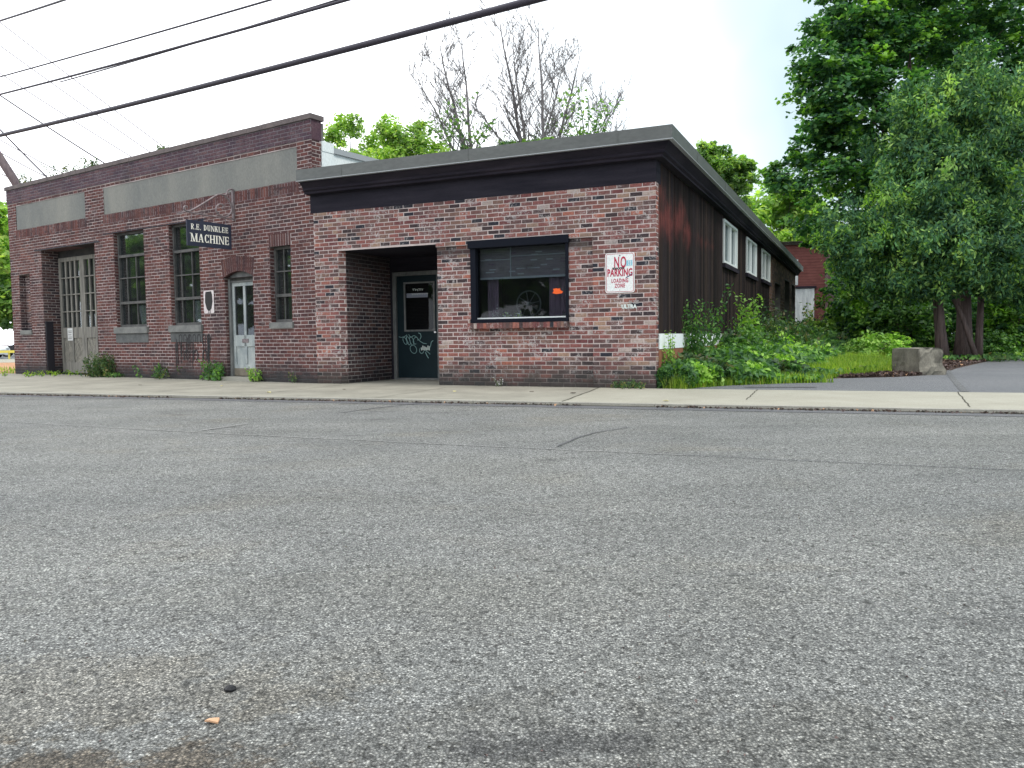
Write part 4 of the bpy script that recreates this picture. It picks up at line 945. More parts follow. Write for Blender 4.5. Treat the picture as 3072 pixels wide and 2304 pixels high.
for nm, (a_, b_2, z0_, z1_), lb in (('curtain', (-6.35, -5.95, 1.27, 1.72), 'pale torn curtain low behind the left tall window of the machine shop'), ('curtain', (-4.2, -3.85, 1.27, 1.75), 'pale strip of curtain low behind the right tall window of the machine shop')):
    cb = MB(); n_ = 10
    for i in range(n_):
        t0, t1 = a_ + (b_2 - a_) * i / n_, a_ + (b_2 - a_) * (i + 1) / n_; q0, q1 = .28 + .015 * math.sin(i * 2.1), .28 + .015 * math.sin((i + 1) * 2.1); sk = .1
        cb.quad((t0, q0, z0_), (t1, q1, z0_), (t1 - sk, q1, z1_), (t0 - sk, q0, z1_)); cb.quad((t1, q1 + .005, z0_), (t0, q0 + .005, z0_), (t0 - sk, q0 + .005, z1_), (t1 - sk, q1 + .005, z1_))
    o = cb.build('curtain', M['curtain_pale']); o.location = CJ; o.rotation_euler = (0, 0, -A_L); recentre(tag(o, lb, 'curtain', 'curtains in the machine shop windows'))

# garage doors
def leaf(xa, xb, hinge_left):
    d = .40; f = MB(); t = .11; top = 3.10
    f.box(xa, xa + t, d, d + .05, .04, top); f.box(xb - t, xb, d, d + .05, .04, top)
    f.box(xa + t, xb - t, d, d + .05, .04, .32); f.box(xa + t, xb - t, d, d + .05, .97, 1.25); f.box(xa + t, xb - t, d, d + .05, 3.0, top)
    xm = (xa + xb) / 2; f.box(xm - .045, xm + .045, d, d + .045, .32, .97)
    o = f.build('garage_door', M['old_wood'], LL)
    m = MB(); n_ = 4; wg = (xb - xa - 2 * t) / n_
    for i in range(1, n_): x = xa + t + wg * i; m.box(x - .032, x + .032, d + .004, d + .04, 1.25, 3.0)
    for z in (1.67, 2.12, 2.565): m.box(xa + t, xb - t, d - .008, d + .03, z - .014, z + .014)
    m.build('muntins', M['old_wood'], o)
    p = MB(); p.box(xa + t, xb - t, d + .042, d + .046, 1.25, 3.0); p.build('pane', M['glass_dirty'], o)
    b = MB()
    for s_, (q0, q1) in enumerate(((xa + t, xm - .045), (xm + .045, xb - t))):
        zz = .32 - (q1 - q0) * 1.4; n2 = 0
        while zz < .97:
            # diagonal boards clipped to the panel
            lo, hi = zz, zz + .085; sl_ = 1.4 if s_ == 1 else -1.4
            def zat(base, x): return base + (x - q0) * sl_ + (0 if sl_ > 0 else (q1 - q0) * 1.4)
            pts = [(q0, zat(lo, q0)), (q1, zat(lo, q1)), (q1, zat(hi, q1)), (q0, zat(hi, q0))]
            P_ = [(x, min(.97, max(.32, z))) for x, z in pts]
            if max(z for x, z in P_) - min(z for x, z in P_) > .01 and not (P_[0][1] == P_[3][1] and P_[1][1] == P_[2][1]):
                yj = d + .018 + .004 * (n2 % 2); b.prism(P_, yj, yj + .02)
            zz += .09; n2 += 1
    b.build('diagonal_boards', M['old_wood2'], o)
leaf(-10.36, -9.20, True); leaf(-9.19, -8.00, False)
gd = MB(); gd.box(-10.42, -7.8, .44, .56, 3.10, 3.35); gd.box(-8.0, -7.8, .40, .5, 0, 3.1); gd.build('garage_head', noisy('dark_head', (.03, .03, .035), (.07, .066, .064), 3, .9), LL)
pp = MB(); pp.box(-10.02, -9.76, .392, .396, .90, 1.23, 0)
for i, z in enumerate((1.15, 1.11, 1.05, .99, .95)): pp.box(-9.99 + .02 * (i % 2), -9.79 - .02 * (i % 3), .390, .3915, z, z + .012, 1)
o = pp.build('paper_notice', [M['paper'], M['black']]); o.location = CJ; o.rotation_euler = (0, 0, -A_L); recentre(tag(o, 'white paper notice pinned to the weathered garage door', 'notice'))

# office door
od = MB(); a_, b_2 = -2.76, -1.84; d = .13
od.box(a_, a_ + .07, d - .05, d + .1, 0, 2.16); od.box(b_2 - .06, b_2, d - .05, d + .1, 0, 2.16); od.box(a_ + .07, b_2 - .06, d - .03, d + .1, 2.07, 2.16)
od.build('door_frame', M['grey_frame'], LL)
od = MB(); x0, x1 = a_ + .072, b_2 - .062; t = .075
od.box(x0, x0 + t, d, d + .045, .10, 2.068); od.box(x1 - t, x1, d, d + .045, .10, 2.068); xm = (x0 + x1) / 2; od.box(xm - .035, xm + .035, d, d + .045, .36, 2.0)
od.box(x0 + t, x1 - t, d, d + .044, .72, .96); od.box(x0 + t, x1 - t, d, d + .044, 1.99, 2.068); od.box(x0 + t, x1 - t, d, d + .044, .26, .34)
od.box(x0 + t, x1 - t, d + .02, d + .035, .34, .72)
of_ = od.build('door', M['door_paint'], LL)
ok_ = MB(); ok_.box(x0 + .002, x1 - .002, d - .006, d + .05, .10, .26); ok_.build('kick_board', M['door_kick'], of_)
op = MB(); op.box(x0 + t, x1 - t, d + .02, d + .025, .96, 1.99); op.build('pane', glass_mat('door_glass_dark', (.35, .4, .45), .7, .05), of_)
ls = MB(); ls.box(xm - .10, xm + .10, d - .01, d, .80, .88); ls.build('letter_slot', M['iron'], of_)
dc = MB()
for (p0, p1, p2) in (((x0 + t, 1.9), (xm - .12, 1.7), (xm - .06, 1.55)), ((x1 - t, 1.9), (xm + .14, 1.72), (xm + .07, 1.58))):
    P_ = [Vector((p0[0], d + .05, p0[1])), Vector((p1[0], d + .05, p1[1])), Vector((p2[0], d + .05, p2[1])), Vector((p2[0], d + .05, 1.1))]; dc.strip(P_, .05, (0, -1, 0))
dc.build('curtain', M['curtain_pale'], of_)
stp = MB(); stp.box(-2.85, -1.75, -.10, .12, 0, .085); stp.build('door_step', M['kerb_edge'], LL)
# black tar drips under the second tall window
td = MB(); rs_ = random.Random(4)
for i in range(22):
    x = rs_.uniform(-4.6, -3.25); z1_ = rs_.uniform(.72, 1.0); ln = rs_.uniform(.15, .55); td.box(x, x + rs_.uniform(.012, .03), -.0125, -.0105, z1_ - ln, z1_)
for i in range(7):
    cx_ = -4.42 + i * .17; poly(td, [(cx_, .78), (cx_, .97), (cx_ + .07, 1.0), (cx_ + .11, .93), (cx_ + .09, .82)], .022, -.013)
for i in range(3):
    cx_ = -4.25 + i * .33; poly(td, [(cx_, .42), (cx_ + .02, .62), (cx_ + .14, .66), (cx_ + .17, .5), (cx_ + .1, .42)], .026, -.013)
td.build('graffiti', M['stain_black'], LL)

# blacked-out plate beside the office door
bp = empty('painted_over_sign', fpt(FL, -3.30, -.006, 1.44), -A_L, 'white rimmed metal sign painted over with black, beside the arched door', 'sign')
p1 = MB(); p1.prism(rrect(-.175, .175, 0, .49, .035), -.006, -.002); p1.build('plate', noisy('pinkish_white', (.60, .50, .52), (.8, .76, .76), 6, .5), bp)
p1 = MB(); p1.prism([(-.10, .46), (.09, .47), (.12, .40), (.13, .25), (.09, .10), (.03, .06), (-.02, .05), (-.08, .10), (-.13, .24), (-.12, .40)], -.009, -.0065)
for q in (-.02, .03): p1.box(q, q + .02, -.0088, -.0066, 0, .07)
p1.build('black_paint', M['black'], bp)

# hanging sign and its scroll bracket; frame: x towards the wall
hs_o = fpt(FL, -2.37, 0)
HSR = math.pi / 2 - A_L      # local +x points into the wall
br = empty('sign_bracket', (hs_o.x, hs_o.y, 3.35), HSR, 'scrolled wrought iron bracket on the machine shop wall holding the hanging sign', 'bracket')
zo = 3.35
def bz(l): return [(-t, 0, z - zo) for t, z in l]
def smooth(pts, n=2):
    P_ = [Vector(p) for p in pts]
    for _ in range(n):
        Q = [P_[0]]
        for i in range(len(P_) - 1): Q += [P_[i].lerp(P_[i + 1], .25), P_[i].lerp(P_[i + 1], .75)]
        Q.append(P_[-1]); P_ = Q
    return P_
b1 = MB(); b1.tube(smooth(bz([(.03, 3.98), (.145, 3.937), (.16, 3.85), (.219, 3.819), (.333, 3.832), (.425, 3.79), (.744, 3.573), (1.031, 3.394), (1.126, 3.391), (1.166, 3.433), (1.132, 3.493), (1.081, 3.472)])), .018, 6); b1.build('arm', M['iron'], br)
b1 = MB(); b1.tube(bz([(1.30, 3.32), (1.22, 3.34), (1.12, 3.385), (.968, 3.374), (.531, 3.36), (.0, 3.363)]), .015, 6); b1.build('bar', M['iron'], br)
b1 = MB(); b1.tube(smooth(bz([(.219, 3.809), (.128, 3.753), (.063, 3.644), (.043, 3.548), (.093, 3.453), (.212, 3.379), (.327, 3.385), (.426, 3.46), (.434, 3.547), (.363, 3.624), (.272, 3.636), (.239, 3.582), (.298, 3.545)])), .019, 6); b1.build('scroll', M['iron'], br)
b1 = MB(); b1.box(-.035, -.003, -.03, .03, -.03, .62); b1.build('wall_plate', M['iron'], br)
hsn = empty('hanging_sign', fpt(FL, -2.37, -.60, 2.725), HSR, 'dark blue board reading R.E. DUNKLEE MACHINE hanging from the iron bracket', 'sign')
b1 = MB(); b1.box(-.515, .505, -.017, .017, 0, .505); b1.prism([(-.17, .505), (-.25, .54), (-.15, .56), (-.13, .505)], -.016, .016); b1.build('board', M['sign_navy'], hsn)
for xh in (-.40, .385):
    b1 = MB(); b1.tube([(xh, 0, .50), (xh + .005, 0, .57), (xh, 0, .645)], .008, 5); b1.build('hanger', M['iron'], hsn)
# serif letters drawn with strokes
def serif(mb, word, x0, z0, h, w_, y, gap, kk=.17):
    tk, tn, sr = h * kk, h * .075, h * .08
    def st_(x, xw, za, zb): mb.box(x, x + xw, y, y + .003, z0 + za, z0 + zb)
    def sf_(xc, top): mb.box(xc - tk * .95, xc + tk * .95, y, y + .003, z0 + (h - sr * .8 if top else 0), z0 + (h if top else sr * .8))
    def diag(xa, za, xb, zb, t): mb.prism([(xa, z0 + za), (xa + t, z0 + za), (xb + t, z0 + zb), (xb, z0 + zb)], y, y + .003)
    def arc(cx_, cz_, rx, rz, a0_, a1_, t, n=10):
        for i in range(n):
            u0, u1 = R(a0_ + (a1_ - a0_) * i / n), R(a0_ + (a1_ - a0_) * (i + 1) / n)
            f = lambda u, k: (cx_ + (rx - k * t * (.45 + .55 * abs(math.cos(u)))) * math.cos(u), z0 + cz_ + (rz - k * t * .55) * math.sin(u))
            mb.prism([f(u0, 0), f(u1, 0), f(u1, 1), f(u0, 1)], y, y + .003)
    x = x0
    for ch in word:
        w = w_ * {'M': 1.3, 'I': .45, '.': .3, ' ': .5, 'A': 1.05, 'N': 1.1, 'H': 1.08}.get(ch, .92)
        l, r_ = x + tk * .5, x + w - tk * 1.3
        if ch in 'REDKLHNMIU':
            if ch == 'I': l = x + w / 2 - tk / 2
            if ch == 'M' or ch == 'N': st_(l, tn, 0, h); sf_(l + tn / 2, 0); sf_(l, 1)
            elif ch == 'U': st_(l, tk, h * .25, h); sf_(l + tk / 2, 1)
            else: st_(l, tk, 0, h); sf_(l + tk / 2, 0); sf_(l + tk / 2, 1)
        if ch in 'EL':
            st_(l + tk, r_ + tk - l - tk, 0, tn); st_(r_ + tk - tn, tn, 0, h * .28)
            if ch == 'E': st_(l + tk, r_ - l, h - tn, h); st_(l + tk, (r_ - l) * .7, h * .47, h * .47 + tn); st_(r_ + tk - tn, tn, h * .74, h); st_(l + tk + (r_ - l) * .62, tn, h * .38, h * .62)
        if ch == 'R': arc(l + tk, h * .75, r_ - l, h * .25, -90, 90, tk); diag(r_, 0, l + tk * 1.1, h * .5, tk)
        if ch == 'D': arc(l + tk * .6, h * .5, r_ - l + tk * .4, h * .5, -90, 90, tk, 14)
        if ch == 'K': diag(l + tk, h * .42, r_, h, tn * 1.2); diag(r_, 0, l + tk * 1.6, h * .58, tk); sf_(r_ + tk * .3, 1); sf_(r_ + tk * .5, 0)
        if ch == 'N': diag(r_ + tk * .1, 0, l, h, tk); st_(r_ + tk * .6, tn, 0, h); sf_(r_ + tk, 1)
        if ch == 'M': diag((l + r_) / 2, 0, l, h, tk); diag((l + r_) / 2 + tk * .4, 0, r_ + tk * .2, h, tn); st_(r_ + tk * .1, tk, 0, h); sf_(r_ + tk * .6, 0); sf_(r_ + tk * .6, 1)
        if ch == 'H': st_(r_, tk, 0, h); sf_(r_ + tk / 2, 0); sf_(r_ + tk / 2, 1); st_(l + tk, r_ - l - tk, h * .46, h * .46 + tn)
        if ch == 'U': st_(r_ + tk * .4, tn, h * .25, h); sf_(r_ + tk * .6, 1); arc((l + r_ + tk) / 2, h * .28, (r_ + tk - l) / 2, h * .28, 180, 360, tk)
        if ch == 'A': xm_ = (l + r_) / 2 + tk * .2; diag(l, 0, xm_, h, tn); diag(r_, 0, xm_, h, tk); sf_(l + tn / 2, 0); sf_(r_ + tk / 2, 0); st_(l + tk * .6, r_ - l - tk * .6, h * .30, h * .30 + tn)
        if ch == 'C': arc((l + r_ + tk) / 2, h * .5, (r_ + tk - l) / 2, h * .5, 48, 312, tk, 16); st_(r_ + tk * .7, tn, h * .66, h); st_(r_ + tk * .7, tn, 0, h * .3)
        if ch == '.': st_(x + tk * .2, tk, 0, tk)
        x += w + gap
    return x - gap - x0
def word(mb, s, xc, z, h, total, y, gap, kk=.17):
    t0 = MB(); base = serif(t0, s, 0, 0, h, .1, 0, gap); n = sum({'M': 1.3, 'I': .45, '.': .3, ' ': .5, 'A': 1.05, 'N': 1.1, 'H': 1.08}.get(c_, .92) for c_ in s)
    w_ = (total - gap * (len(s) - 1)) / n; serif(mb, s, xc - total / 2, z, h, w_, y, gap, kk)
lt = MB(); word(lt, 'R.E. DUNKLEE', 0, .325, .112, .86, -.0205, .014, .14); lt.build('lettering', M['cream'], hsn)
lt = MB(); word(lt, 'MACHINE', 0, .085, .165, .89, -.0205, .014, .16); lt.build('lettering', M['cream'], hsn)

# ================================================================== VEGETATION
def maple_leaves(C, Nrm, size):
    """five-pointed leaf made of a fan"""
    n = len(C); Nrm = Nrm / np.maximum(1e-6, np.linalg.norm(Nrm, axis=1, keepdims=True)); a = RNG.normal(size=(n, 3))
    T = a - Nrm * (a * Nrm).sum(1, keepdims=True); T /= np.linalg.norm(T, axis=1, keepdims=True); B = np.cross(Nrm, T); s = np.asarray(size).reshape(-1, 1)
    prof = [(-.45, 0), (-.15, .55), (.1, .28), (.35, .42), (.6, 0), (.35, -.42), (.1, -.28), (-.15, -.55)]
    P_ = [C + T * s * p + B * s * q - Nrm * s * (.35 * q * q) for p, q in prof]
    V = np.stack(P_, 1).reshape(-1, 3); i = np.arange(n)[:, None] * 8
    F_ = np.concatenate([i + [0, 1, 2], i + [0, 2, 4], i + [2, 3, 4], i + [0, 4, 6], i + [4, 5, 6], i + [0, 6, 7]], 1).reshape(-1, 3); return V, F_
def clumps(lobes, n_cl, spread):
    """clump centres near the surface of ellipsoid lobes: (cx,cy,cz,rx,ry,rz)"""
    L = np.array(lobes, float); wt = (L[:, 3] * L[:, 5]) ** 1.0; idx = RNG.choice(len(L), n_cl, p=wt / wt.sum())
    d = RNG.normal(size=(n_cl, 3)); d /= np.linalg.norm(d, axis=1, keepdims=True); r = 1 - np.abs(RNG.normal(0, spread, (n_cl, 1)))
    r = np.clip(r, .1, 1.05); C = L[idx, :3] + d * r * L[idx, 3:6]; return C, d
def crown(lobes, n_cl, per, cr, leaf, mat, name='crown', parent=None, spread=.25, flat=.5, kind='leaf', up=.8, mat2=None, frac2=.0, orig=None, ragged=0):
    if ragged:
        extra = []
        for l in lobes:
            for _ in range(ragged):
                v = RNG.normal(size=3); v[2] = v[2] * .8 + .1; v /= np.linalg.norm(v); q = RNG.uniform(.22, .42)
                extra.append((l[0] + v[0] * l[3] * 1.0, l[1] + v[1] * l[4] * 1.0, l[2] + v[2] * l[5] * 1.0, l[3] * q, l[4] * q, l[5] * q * 1.1))
        lobes = list(lobes) + extra
    C, d = clumps(lobes, n_cl, spread)
    if ragged >= 4:
        off_ = RNG.uniform(0, 50); kp_ = np.array([noise.noise((c[0] * .95 + off_, c[1] * .95, c[2] * 1.25)) > -.16 for c in C]); C, d = C[kp_], d[kp_]; n_cl = len(C)
    rr = cr * (RNG.uniform(.5, 1.3, n_cl))
    q = RNG.normal(size=(n_cl * per, 3)); q /= np.linalg.norm(q, axis=1, keepdims=True); q *= RNG.uniform(0, 1, (n_cl * per, 1)) ** .45
    q *= np.repeat(rr, per)[:, None]; q[:, 2] *= flat
    P_ = np.repeat(C, per, 0) + q; rad = np.hypot(q[:, 0], q[:, 1]); P_[:, 2] -= rad * .25
    nn = RNG.normal(size=P_.shape) * .55; nn[:, 2] += up; nn += np.repeat(d, per, 0) * .45
    sz = leaf * RNG.uniform(.6, 1.3, len(P_))
    if kind == 'maple': V, F_ = maple_leaves(P_, nn, sz); k = 6
    elif kind == 'cedar':
        nn = RNG.normal(size=P_.shape) * .5 + np.repeat(d, per, 0) * .9; V, F_ = tri_leaves(P_, nn, sz, 2.6, .12, np.array([0, 0, -.6])); k = 2
    else: V, F_ = tri_leaves(P_, nn, sz, 1.7); k = 2
    mats = [mat]; mi = None
    if mat2 is not None:
        mats = [mat, mat2]; cm = RNG.uniform(size=n_cl) < frac2 * (1 + 0 * C[:, 2]); mi = np.repeat(np.repeat(cm, per), k).astype(int)
    if orig is not None: V = V - np.array(orig)
    return fast_mesh(name, V, F_, mats, parent, mi=mi)
def limb_tree(base, top, r0, tips, name='trunk', mat=None, parent=None, seed=0, wig=.25):
    rs2 = random.Random(seed); m = MB(); base, top = Vector(base), Vector(top); n = 8; pts = []
    for i in range(n + 1):
        t = i / n; p = base.lerp(top, t) + Vector((rs2.uniform(-1, 1), rs2.uniform(-1, 1), 0)) * wig * .5 * t * (1 - t); pts.append(p)
    m.tube(pts, [r0 * (1.25 if i == 0 else 1) * (1 - .75 * i / n) for i in range(n + 1)], 10)
    for tp in tips:
        k = rs2.randint(2, n - 2); a = pts[k]; b = Vector(tp); mid = a.lerp(b, .5) + Vector((0, 0, .15 * (b - a).length)); r = r0 * (1 - .75 * k / n) * .5
        m.tube([a, a.lerp(mid, .6), mid, b], [r, r * .7, r * .5, r * .15], 6, caps=False)
    o = m.build(name, mat or M['bark'], parent, smooth=True); return o
def lobes_px(l, dscale=.8):
    """lobes given as (px,py,distance,rx,rz) -> world ellipsoids"""
    out = []
    for px, py, Y, rx, rz in l: p = at(px, py, Y); out.append((p.x, p.y, p.z, rx, rx * dscale, rz))
    return out
def make_tree(name, base, lobes, label, cat, trunk_r, n_cl, per, cr, leaf, mat, group=None, kind='leaf', bark=None, mat2=None, frac2=0, spread=.25, flat=.5, seed=1, trunk_top=None, up=.8, ntips=8, ragged=3):
    base = Vector(base); root = empty(name, base, 0, label, cat, group); L = [(a - base.x, b - base.y, c - base.z, d, e, f) for a, b, c, d, e, f in lobes]
    ctr = Vector(np.mean([l[:3] for l in L], 0).tolist()); tt = Vector(trunk_top) - base if trunk_top is not None else Vector((ctr.x * .6, ctr.y * .6, min(max(l[2] for l in L), ctr.z + .2)))
    rs2 = random.Random(seed); tips = []
    for _ in range(ntips):
        l = rs2.choice(L); tips.append((l[0] + rs2.uniform(-.6, .6) * l[3], l[1] + rs2.uniform(-.6, .6) * l[4], l[2] + rs2.uniform(-.4, .5) * l[5]))
    limb_tree((0, 0, -.1), tt, trunk_r, tips, 'trunk', bark or M['bark'], root, seed)
    crown(L, n_cl, per, cr, leaf, mat, 'crown', root, spread, flat, kind, up, mat2, frac2, None, ragged); return root

# big maple behind the cedars
mb_ = at(2760, 1010, 30); mb_.z = .1
make_tree('maple_tree', (mb_.x, mb_.y, .1), lobes_px([(2640, 60, 29, 2.2, 2.4), (2580, 330, 28, 2.2, 2.6), (2510, 560, 28, 2.0, 1.8), (2465, 420, 28, 1.2, 1.3), (2520, 150, 28.5, 1.7, 1.5), (2470, 290, 28, 1.2, 1.2), (2560, 20, 28.5, 1.5, 1.3), (2760, 250, 29, 2.6, 3.0), (2960, 60, 30, 3.2, 3.0), (2800, -160, 30, 3.8, 2.6), (3080, 200, 30, 2.8, 3.0), (2500, 660, 28.5, 1.3, .9), (2700, 520, 30, 2.6, 2.2)]),
    'tall broad maple tree with dark green leaves rising behind the cedars at the right', 'tree', .28, 3000, 40, .50, .155, M['maple'], kind='maple', mat2=M['maple_bright'], frac2=.10, spread=.28, flat=.42, seed=3, up=1.1, ntips=14, ragged=5)
# cedars
cgroup = 'cedar trees at the right of the driveway'
def cedar(px, Y, lob, label, r, n_cl, seed, lean=0, z=.12):
    b = at(px, 1065, Y); b.z = z
    return make_tree('cedar_tree', (b.x, b.y, z), lobes_px(lob), label, 'tree', r, int(n_cl * 1.6), 60, .30, .06, M['cedar'], group=cgroup, kind='cedar', mat2=M['weed_bright'], frac2=.05, spread=.45, ragged=7, flat=1.35, seed=seed, trunk_top=at(px + lean, 330, Y), ntips=12)
cedar(2828, 23.5, [(2800, 340, 23.3, 1.1, 1.1), (2740, 470, 23.6, 1.3, 1.0), (2830, 520, 22.6, 1.2, .9), (2680, 610, 23.2, 1.5, .9), (2790, 690, 22.4, 1.3, .7), (2640, 730, 23.0, 1.3, .6), (2740, 790, 22.6, 1.1, .5), (2590, 800, 23.2, .9, .6), (2690, 850, 22.8, 1.1, .45), (2780, 840, 22.6, .8, .4), (2560, 700, 23.4, .9, .7)], 'cedar tree with a straight brown trunk, leftmost of the cedars by the concrete block', .17, 620, 5, -60)
cedar(2890, 23.9, [(2890, 270, 23.6, 1.0, .9), (2850, 400, 23.2, 1.3, .9), (2960, 430, 23.8, 1.2, .9), (2900, 570, 22.6, 1.4, .8), (2860, 740, 22.4, 1.4, .7), (2930, 690, 23.4, 1.3, .9), (2870, 820, 22.6, 1.0, .4)], 'cedar tree with a thick ridged trunk, middle of the cedars behind the concrete block', .24, 680, 6, 20)
cedar(2935, 24.0, [(3010, 300, 23.8, 1.2, 1.1), (3070, 450, 23.2, 1.4, .9), (2990, 560, 23.4, 1.2, .8), (3080, 660, 22.8, 1.5, .8), (2990, 760, 22.8, 1.3, .6), (3120, 800, 23.2, 1.5, .7), (2990, 830, 22.8, 1.1, .4), (3060, 860, 22.8, 1.1, .4)], 'cedar tree with a pale slender trunk, rightmost of the cedars behind the concrete block', .11, 640, 8, 40)
lt_ = MB(); p0, p1 = at(2928, 1050, 23.2), at(2838, 850, 23.4); p0.z = .12
lt_.tube([p0, p0.lerp(p1, .5) + Vector((.05, 0, .05)), p1], [.085, .07, .05], 8)
recentre(tag(lt_.build('leaning_stem', M['bark'], smooth=True), 'slanting bare stem leaning left between the cedar trunks', 'tree trunk'))

# undergrowth shrubs in the gap and behind the cedars
def shrub(px, py, Y, rx, rz, label, mat, n_cl=160, per=26, leaf=.09, group='shrubs beyond the driveway', kind='leaf', cr=.3, mat2=None, frac2=.0, name='shrub', seed=0):
    c = at(px, py, Y); zb = terr(c.x, c.y); b = Vector((c.x, c.y, zb))
    root = empty(name, b, 0, label, 'shrub', group); zc_ = c.z - zb
    crown([(0, 0, zc_, rx, rx * .8, rz), (0, 0, zc_ * .5, rx * .9, rx * .7, max(.2, zc_ * .6))], n_cl, per, cr, leaf, mat, 'foliage', root, .3, .6, kind, .8, mat2, frac2)
    m = MB()
    for i in range(5): m.tube([(random.uniform(-.15, .15), random.uniform(-.15, .15), -.05), (random.uniform(-.3, .3) * rx, random.uniform(-.3, .3) * rx, zc_ * .6), (random.uniform(-.6, .6) * rx, random.uniform(-.5, .5) * rx, zc_ + rz * .4)], [.03, .02, .008], 5)
    m.build('stems', M['bark'], root); return root
shrub(2590, 890, 31, 1.7, 1.2, 'mid green bush between the red barn and the maple', M['maple'], 240, 26, .11, mat2=M['maple_bright'], frac2=.35)
shrub(2650, 770, 29, 1.3, 1.1, 'bright green maple saplings overhanging the gap beside the red barn', M['maple_bright'], 220, 24, .14, kind='maple', mat2=M['maple'], frac2=.4)
shrub(2650, 900, 28, 1.5, 1.1, 'bright leafy bush in front of the dark gap left of the cedars', M['maple_bright'], 240, 24, .12, kind='maple', mat2=M['maple'], frac2=.4)
shrub(2720, 960, 27, 1.3, .9, 'dark bush right behind the concrete block', M['weed'], 200, 24, .10)
shrub(2770, 880, 30, 2.2, 2.0, 'deep green bush filling the space behind the left cedar trunks', M['maple'], 260, 26, .12)
shrub(2560, 990, 33, 1.0, .7, 'dull green bush at the foot of the red barn', M['weed_dull'], 220, 26, .1)
shrub(2600, 870, 37, 1.6, 1.8, 'dark foliage wall beyond the right edge of the barn', M['maple'], 240, 28, .16, cr=.5)
shrub(2530, 800, 44, 1.6, 2.0, 'green bush right behind the barn corner', M['weed'], 220, 28, .16, cr=.5)
shrub(2640, 1040, 22, .9, .42, 'yellow green weeds heaped left of the concrete block', M['weed_bright'], 150, 26, .07, cr=.2)
shrub(3010, 950, 27, 1.7, 1.2, 'dark bush right of the cedar trunks', M['maple'], 260, 26, .1)
shrub(3040, 905, 26, .8, .6, 'light green patch of bush at the right edge of the photo', M['maple_bright'], 120, 26, .1)
shrub(2960, 1030, 26, 1.0, .5, 'low dark bush at the base of the right cedar', M['weed'], 140, 26, .08)
shrub(3100, 1000, 27, 1.5, 1.0, 'dark bush cut by the right edge of the photo', M['weed_dull'], 200, 26, .09)
shrub(2880, 940, 33, 3.0, 1.9, 'wide dark thicket far behind the cedar trunks', M['weed_dull'], 300, 28, .15, cr=.5)
shrub(2990, 800, 34, 3.6, 2.6, 'tall dark thicket at the back right, behind the cedars', M['maple'], 320, 28, .17, cr=.55)
shrub(2700, 780, 35, 2.8, 2.4, 'tall dark thicket behind the maple saplings', M['maple'], 300, 28, .17, cr=.55)

# trees behind the buildings
bgroup = 'trees behind the buildings'
def bg_tree(px, Y, lob, label, mat, n_cl, per=24, leaf=.17, cr=.5, r=.15, spread=.5, mat2=None, frac2=0, seed=1, flat=.6):
    b = at(px, 1000, Y); return make_tree('leafy_tree', (b.x, b.y, -.05), lobes_px(lob), label, 'tree', r, n_cl, per, cr, leaf, mat, bgroup, mat2=mat2, frac2=frac2, spread=spread, flat=flat, seed=seed, bark=M['bark_grey'])
bg_tree(1060, 31, [(1000, 410, 31, .55, .6), (1020, 370, 31, .3, .4), (1062, 380, 31, .4, .6), (1120, 430, 31, .5, .5), (1060, 470, 31, 1.2, .5)], 'airy yellow green tree just right of the tall brick parapet', M['far_green'], 190, seed=2, leaf=.09, cr=.26, r=.07)
bg_tree(1220, 30, [(1165, 400, 30, .45, .6), (1215, 420, 30, .55, .6), (1262, 440, 30, .6, .6), (1310, 460, 30, .6, .35), (1180, 465, 30, 1.2, .4), (1255, 380, 30, .25, .35)], 'dense bright green tree behind the middle of the shop roof', M['far_green'], 260, seed=3, leaf=.09, cr=.28, r=.08)
bg_tree(1500, 31, [(1440, 470, 31, 1.2, .35), (1620, 455, 31, 1.3, .42), (1560, 440, 31, .7, .35)], 'low tuft of green treetop at the foot of the bare trees', M['far_dark'], 170, seed=4, leaf=.13, cr=.26)
bg_tree(2180, 42, [(2150, 500, 42, 1.0, 1.1), (2210, 540, 42, 1.0, .9), (2110, 470, 42, .7, .7), (2235, 490, 42, .6, .5), (2130, 440, 42, .35, .5), (2180, 600, 42, 1.4, .9)], 'rounded green tree rising behind the right end of the shop roof', M['far_dark'], 300, seed=5, leaf=.16, cr=.3, mat2=M['far_green'], frac2=.5)
bg_tree(2320, 50, [(2320, 590, 50, 1.9, 1.2), (2400, 590, 50, 1.8, 1.3), (2300, 640, 50, 2.0, 1.3), (2380, 620, 50, 1.6, 1.4), (2440, 670, 50, 2.2, 1.4), (2360, 720, 50, 2.2, 1.2)], 'light green tree far behind the red barn', M['far_green'], 380, seed=6, leaf=.22, cr=.5)
bg_tree(-20, 60, [(-40, 760, 60, 3.2, 2.6), (10, 860, 60, 3.0, 2.4), (-60, 900, 60, 3.5, 2.4), (30, 940, 60, 2.4, 1.6)], 'green trees beyond the left corner of the machine shop', M['far_dark'], 420, seed=7, leaf=.3, cr=.7, mat2=M['far_green'], frac2=.3)
bg_tree(-60, 46, [(-60, 680, 46, 2.3, 1.6), (-10, 770, 46, 1.6, 1.2), (5, 640, 46, 1.0, .8)], 'pale green tree at the left edge of the photo', M['far_green'], 260, seed=8, leaf=.22, cr=.5)

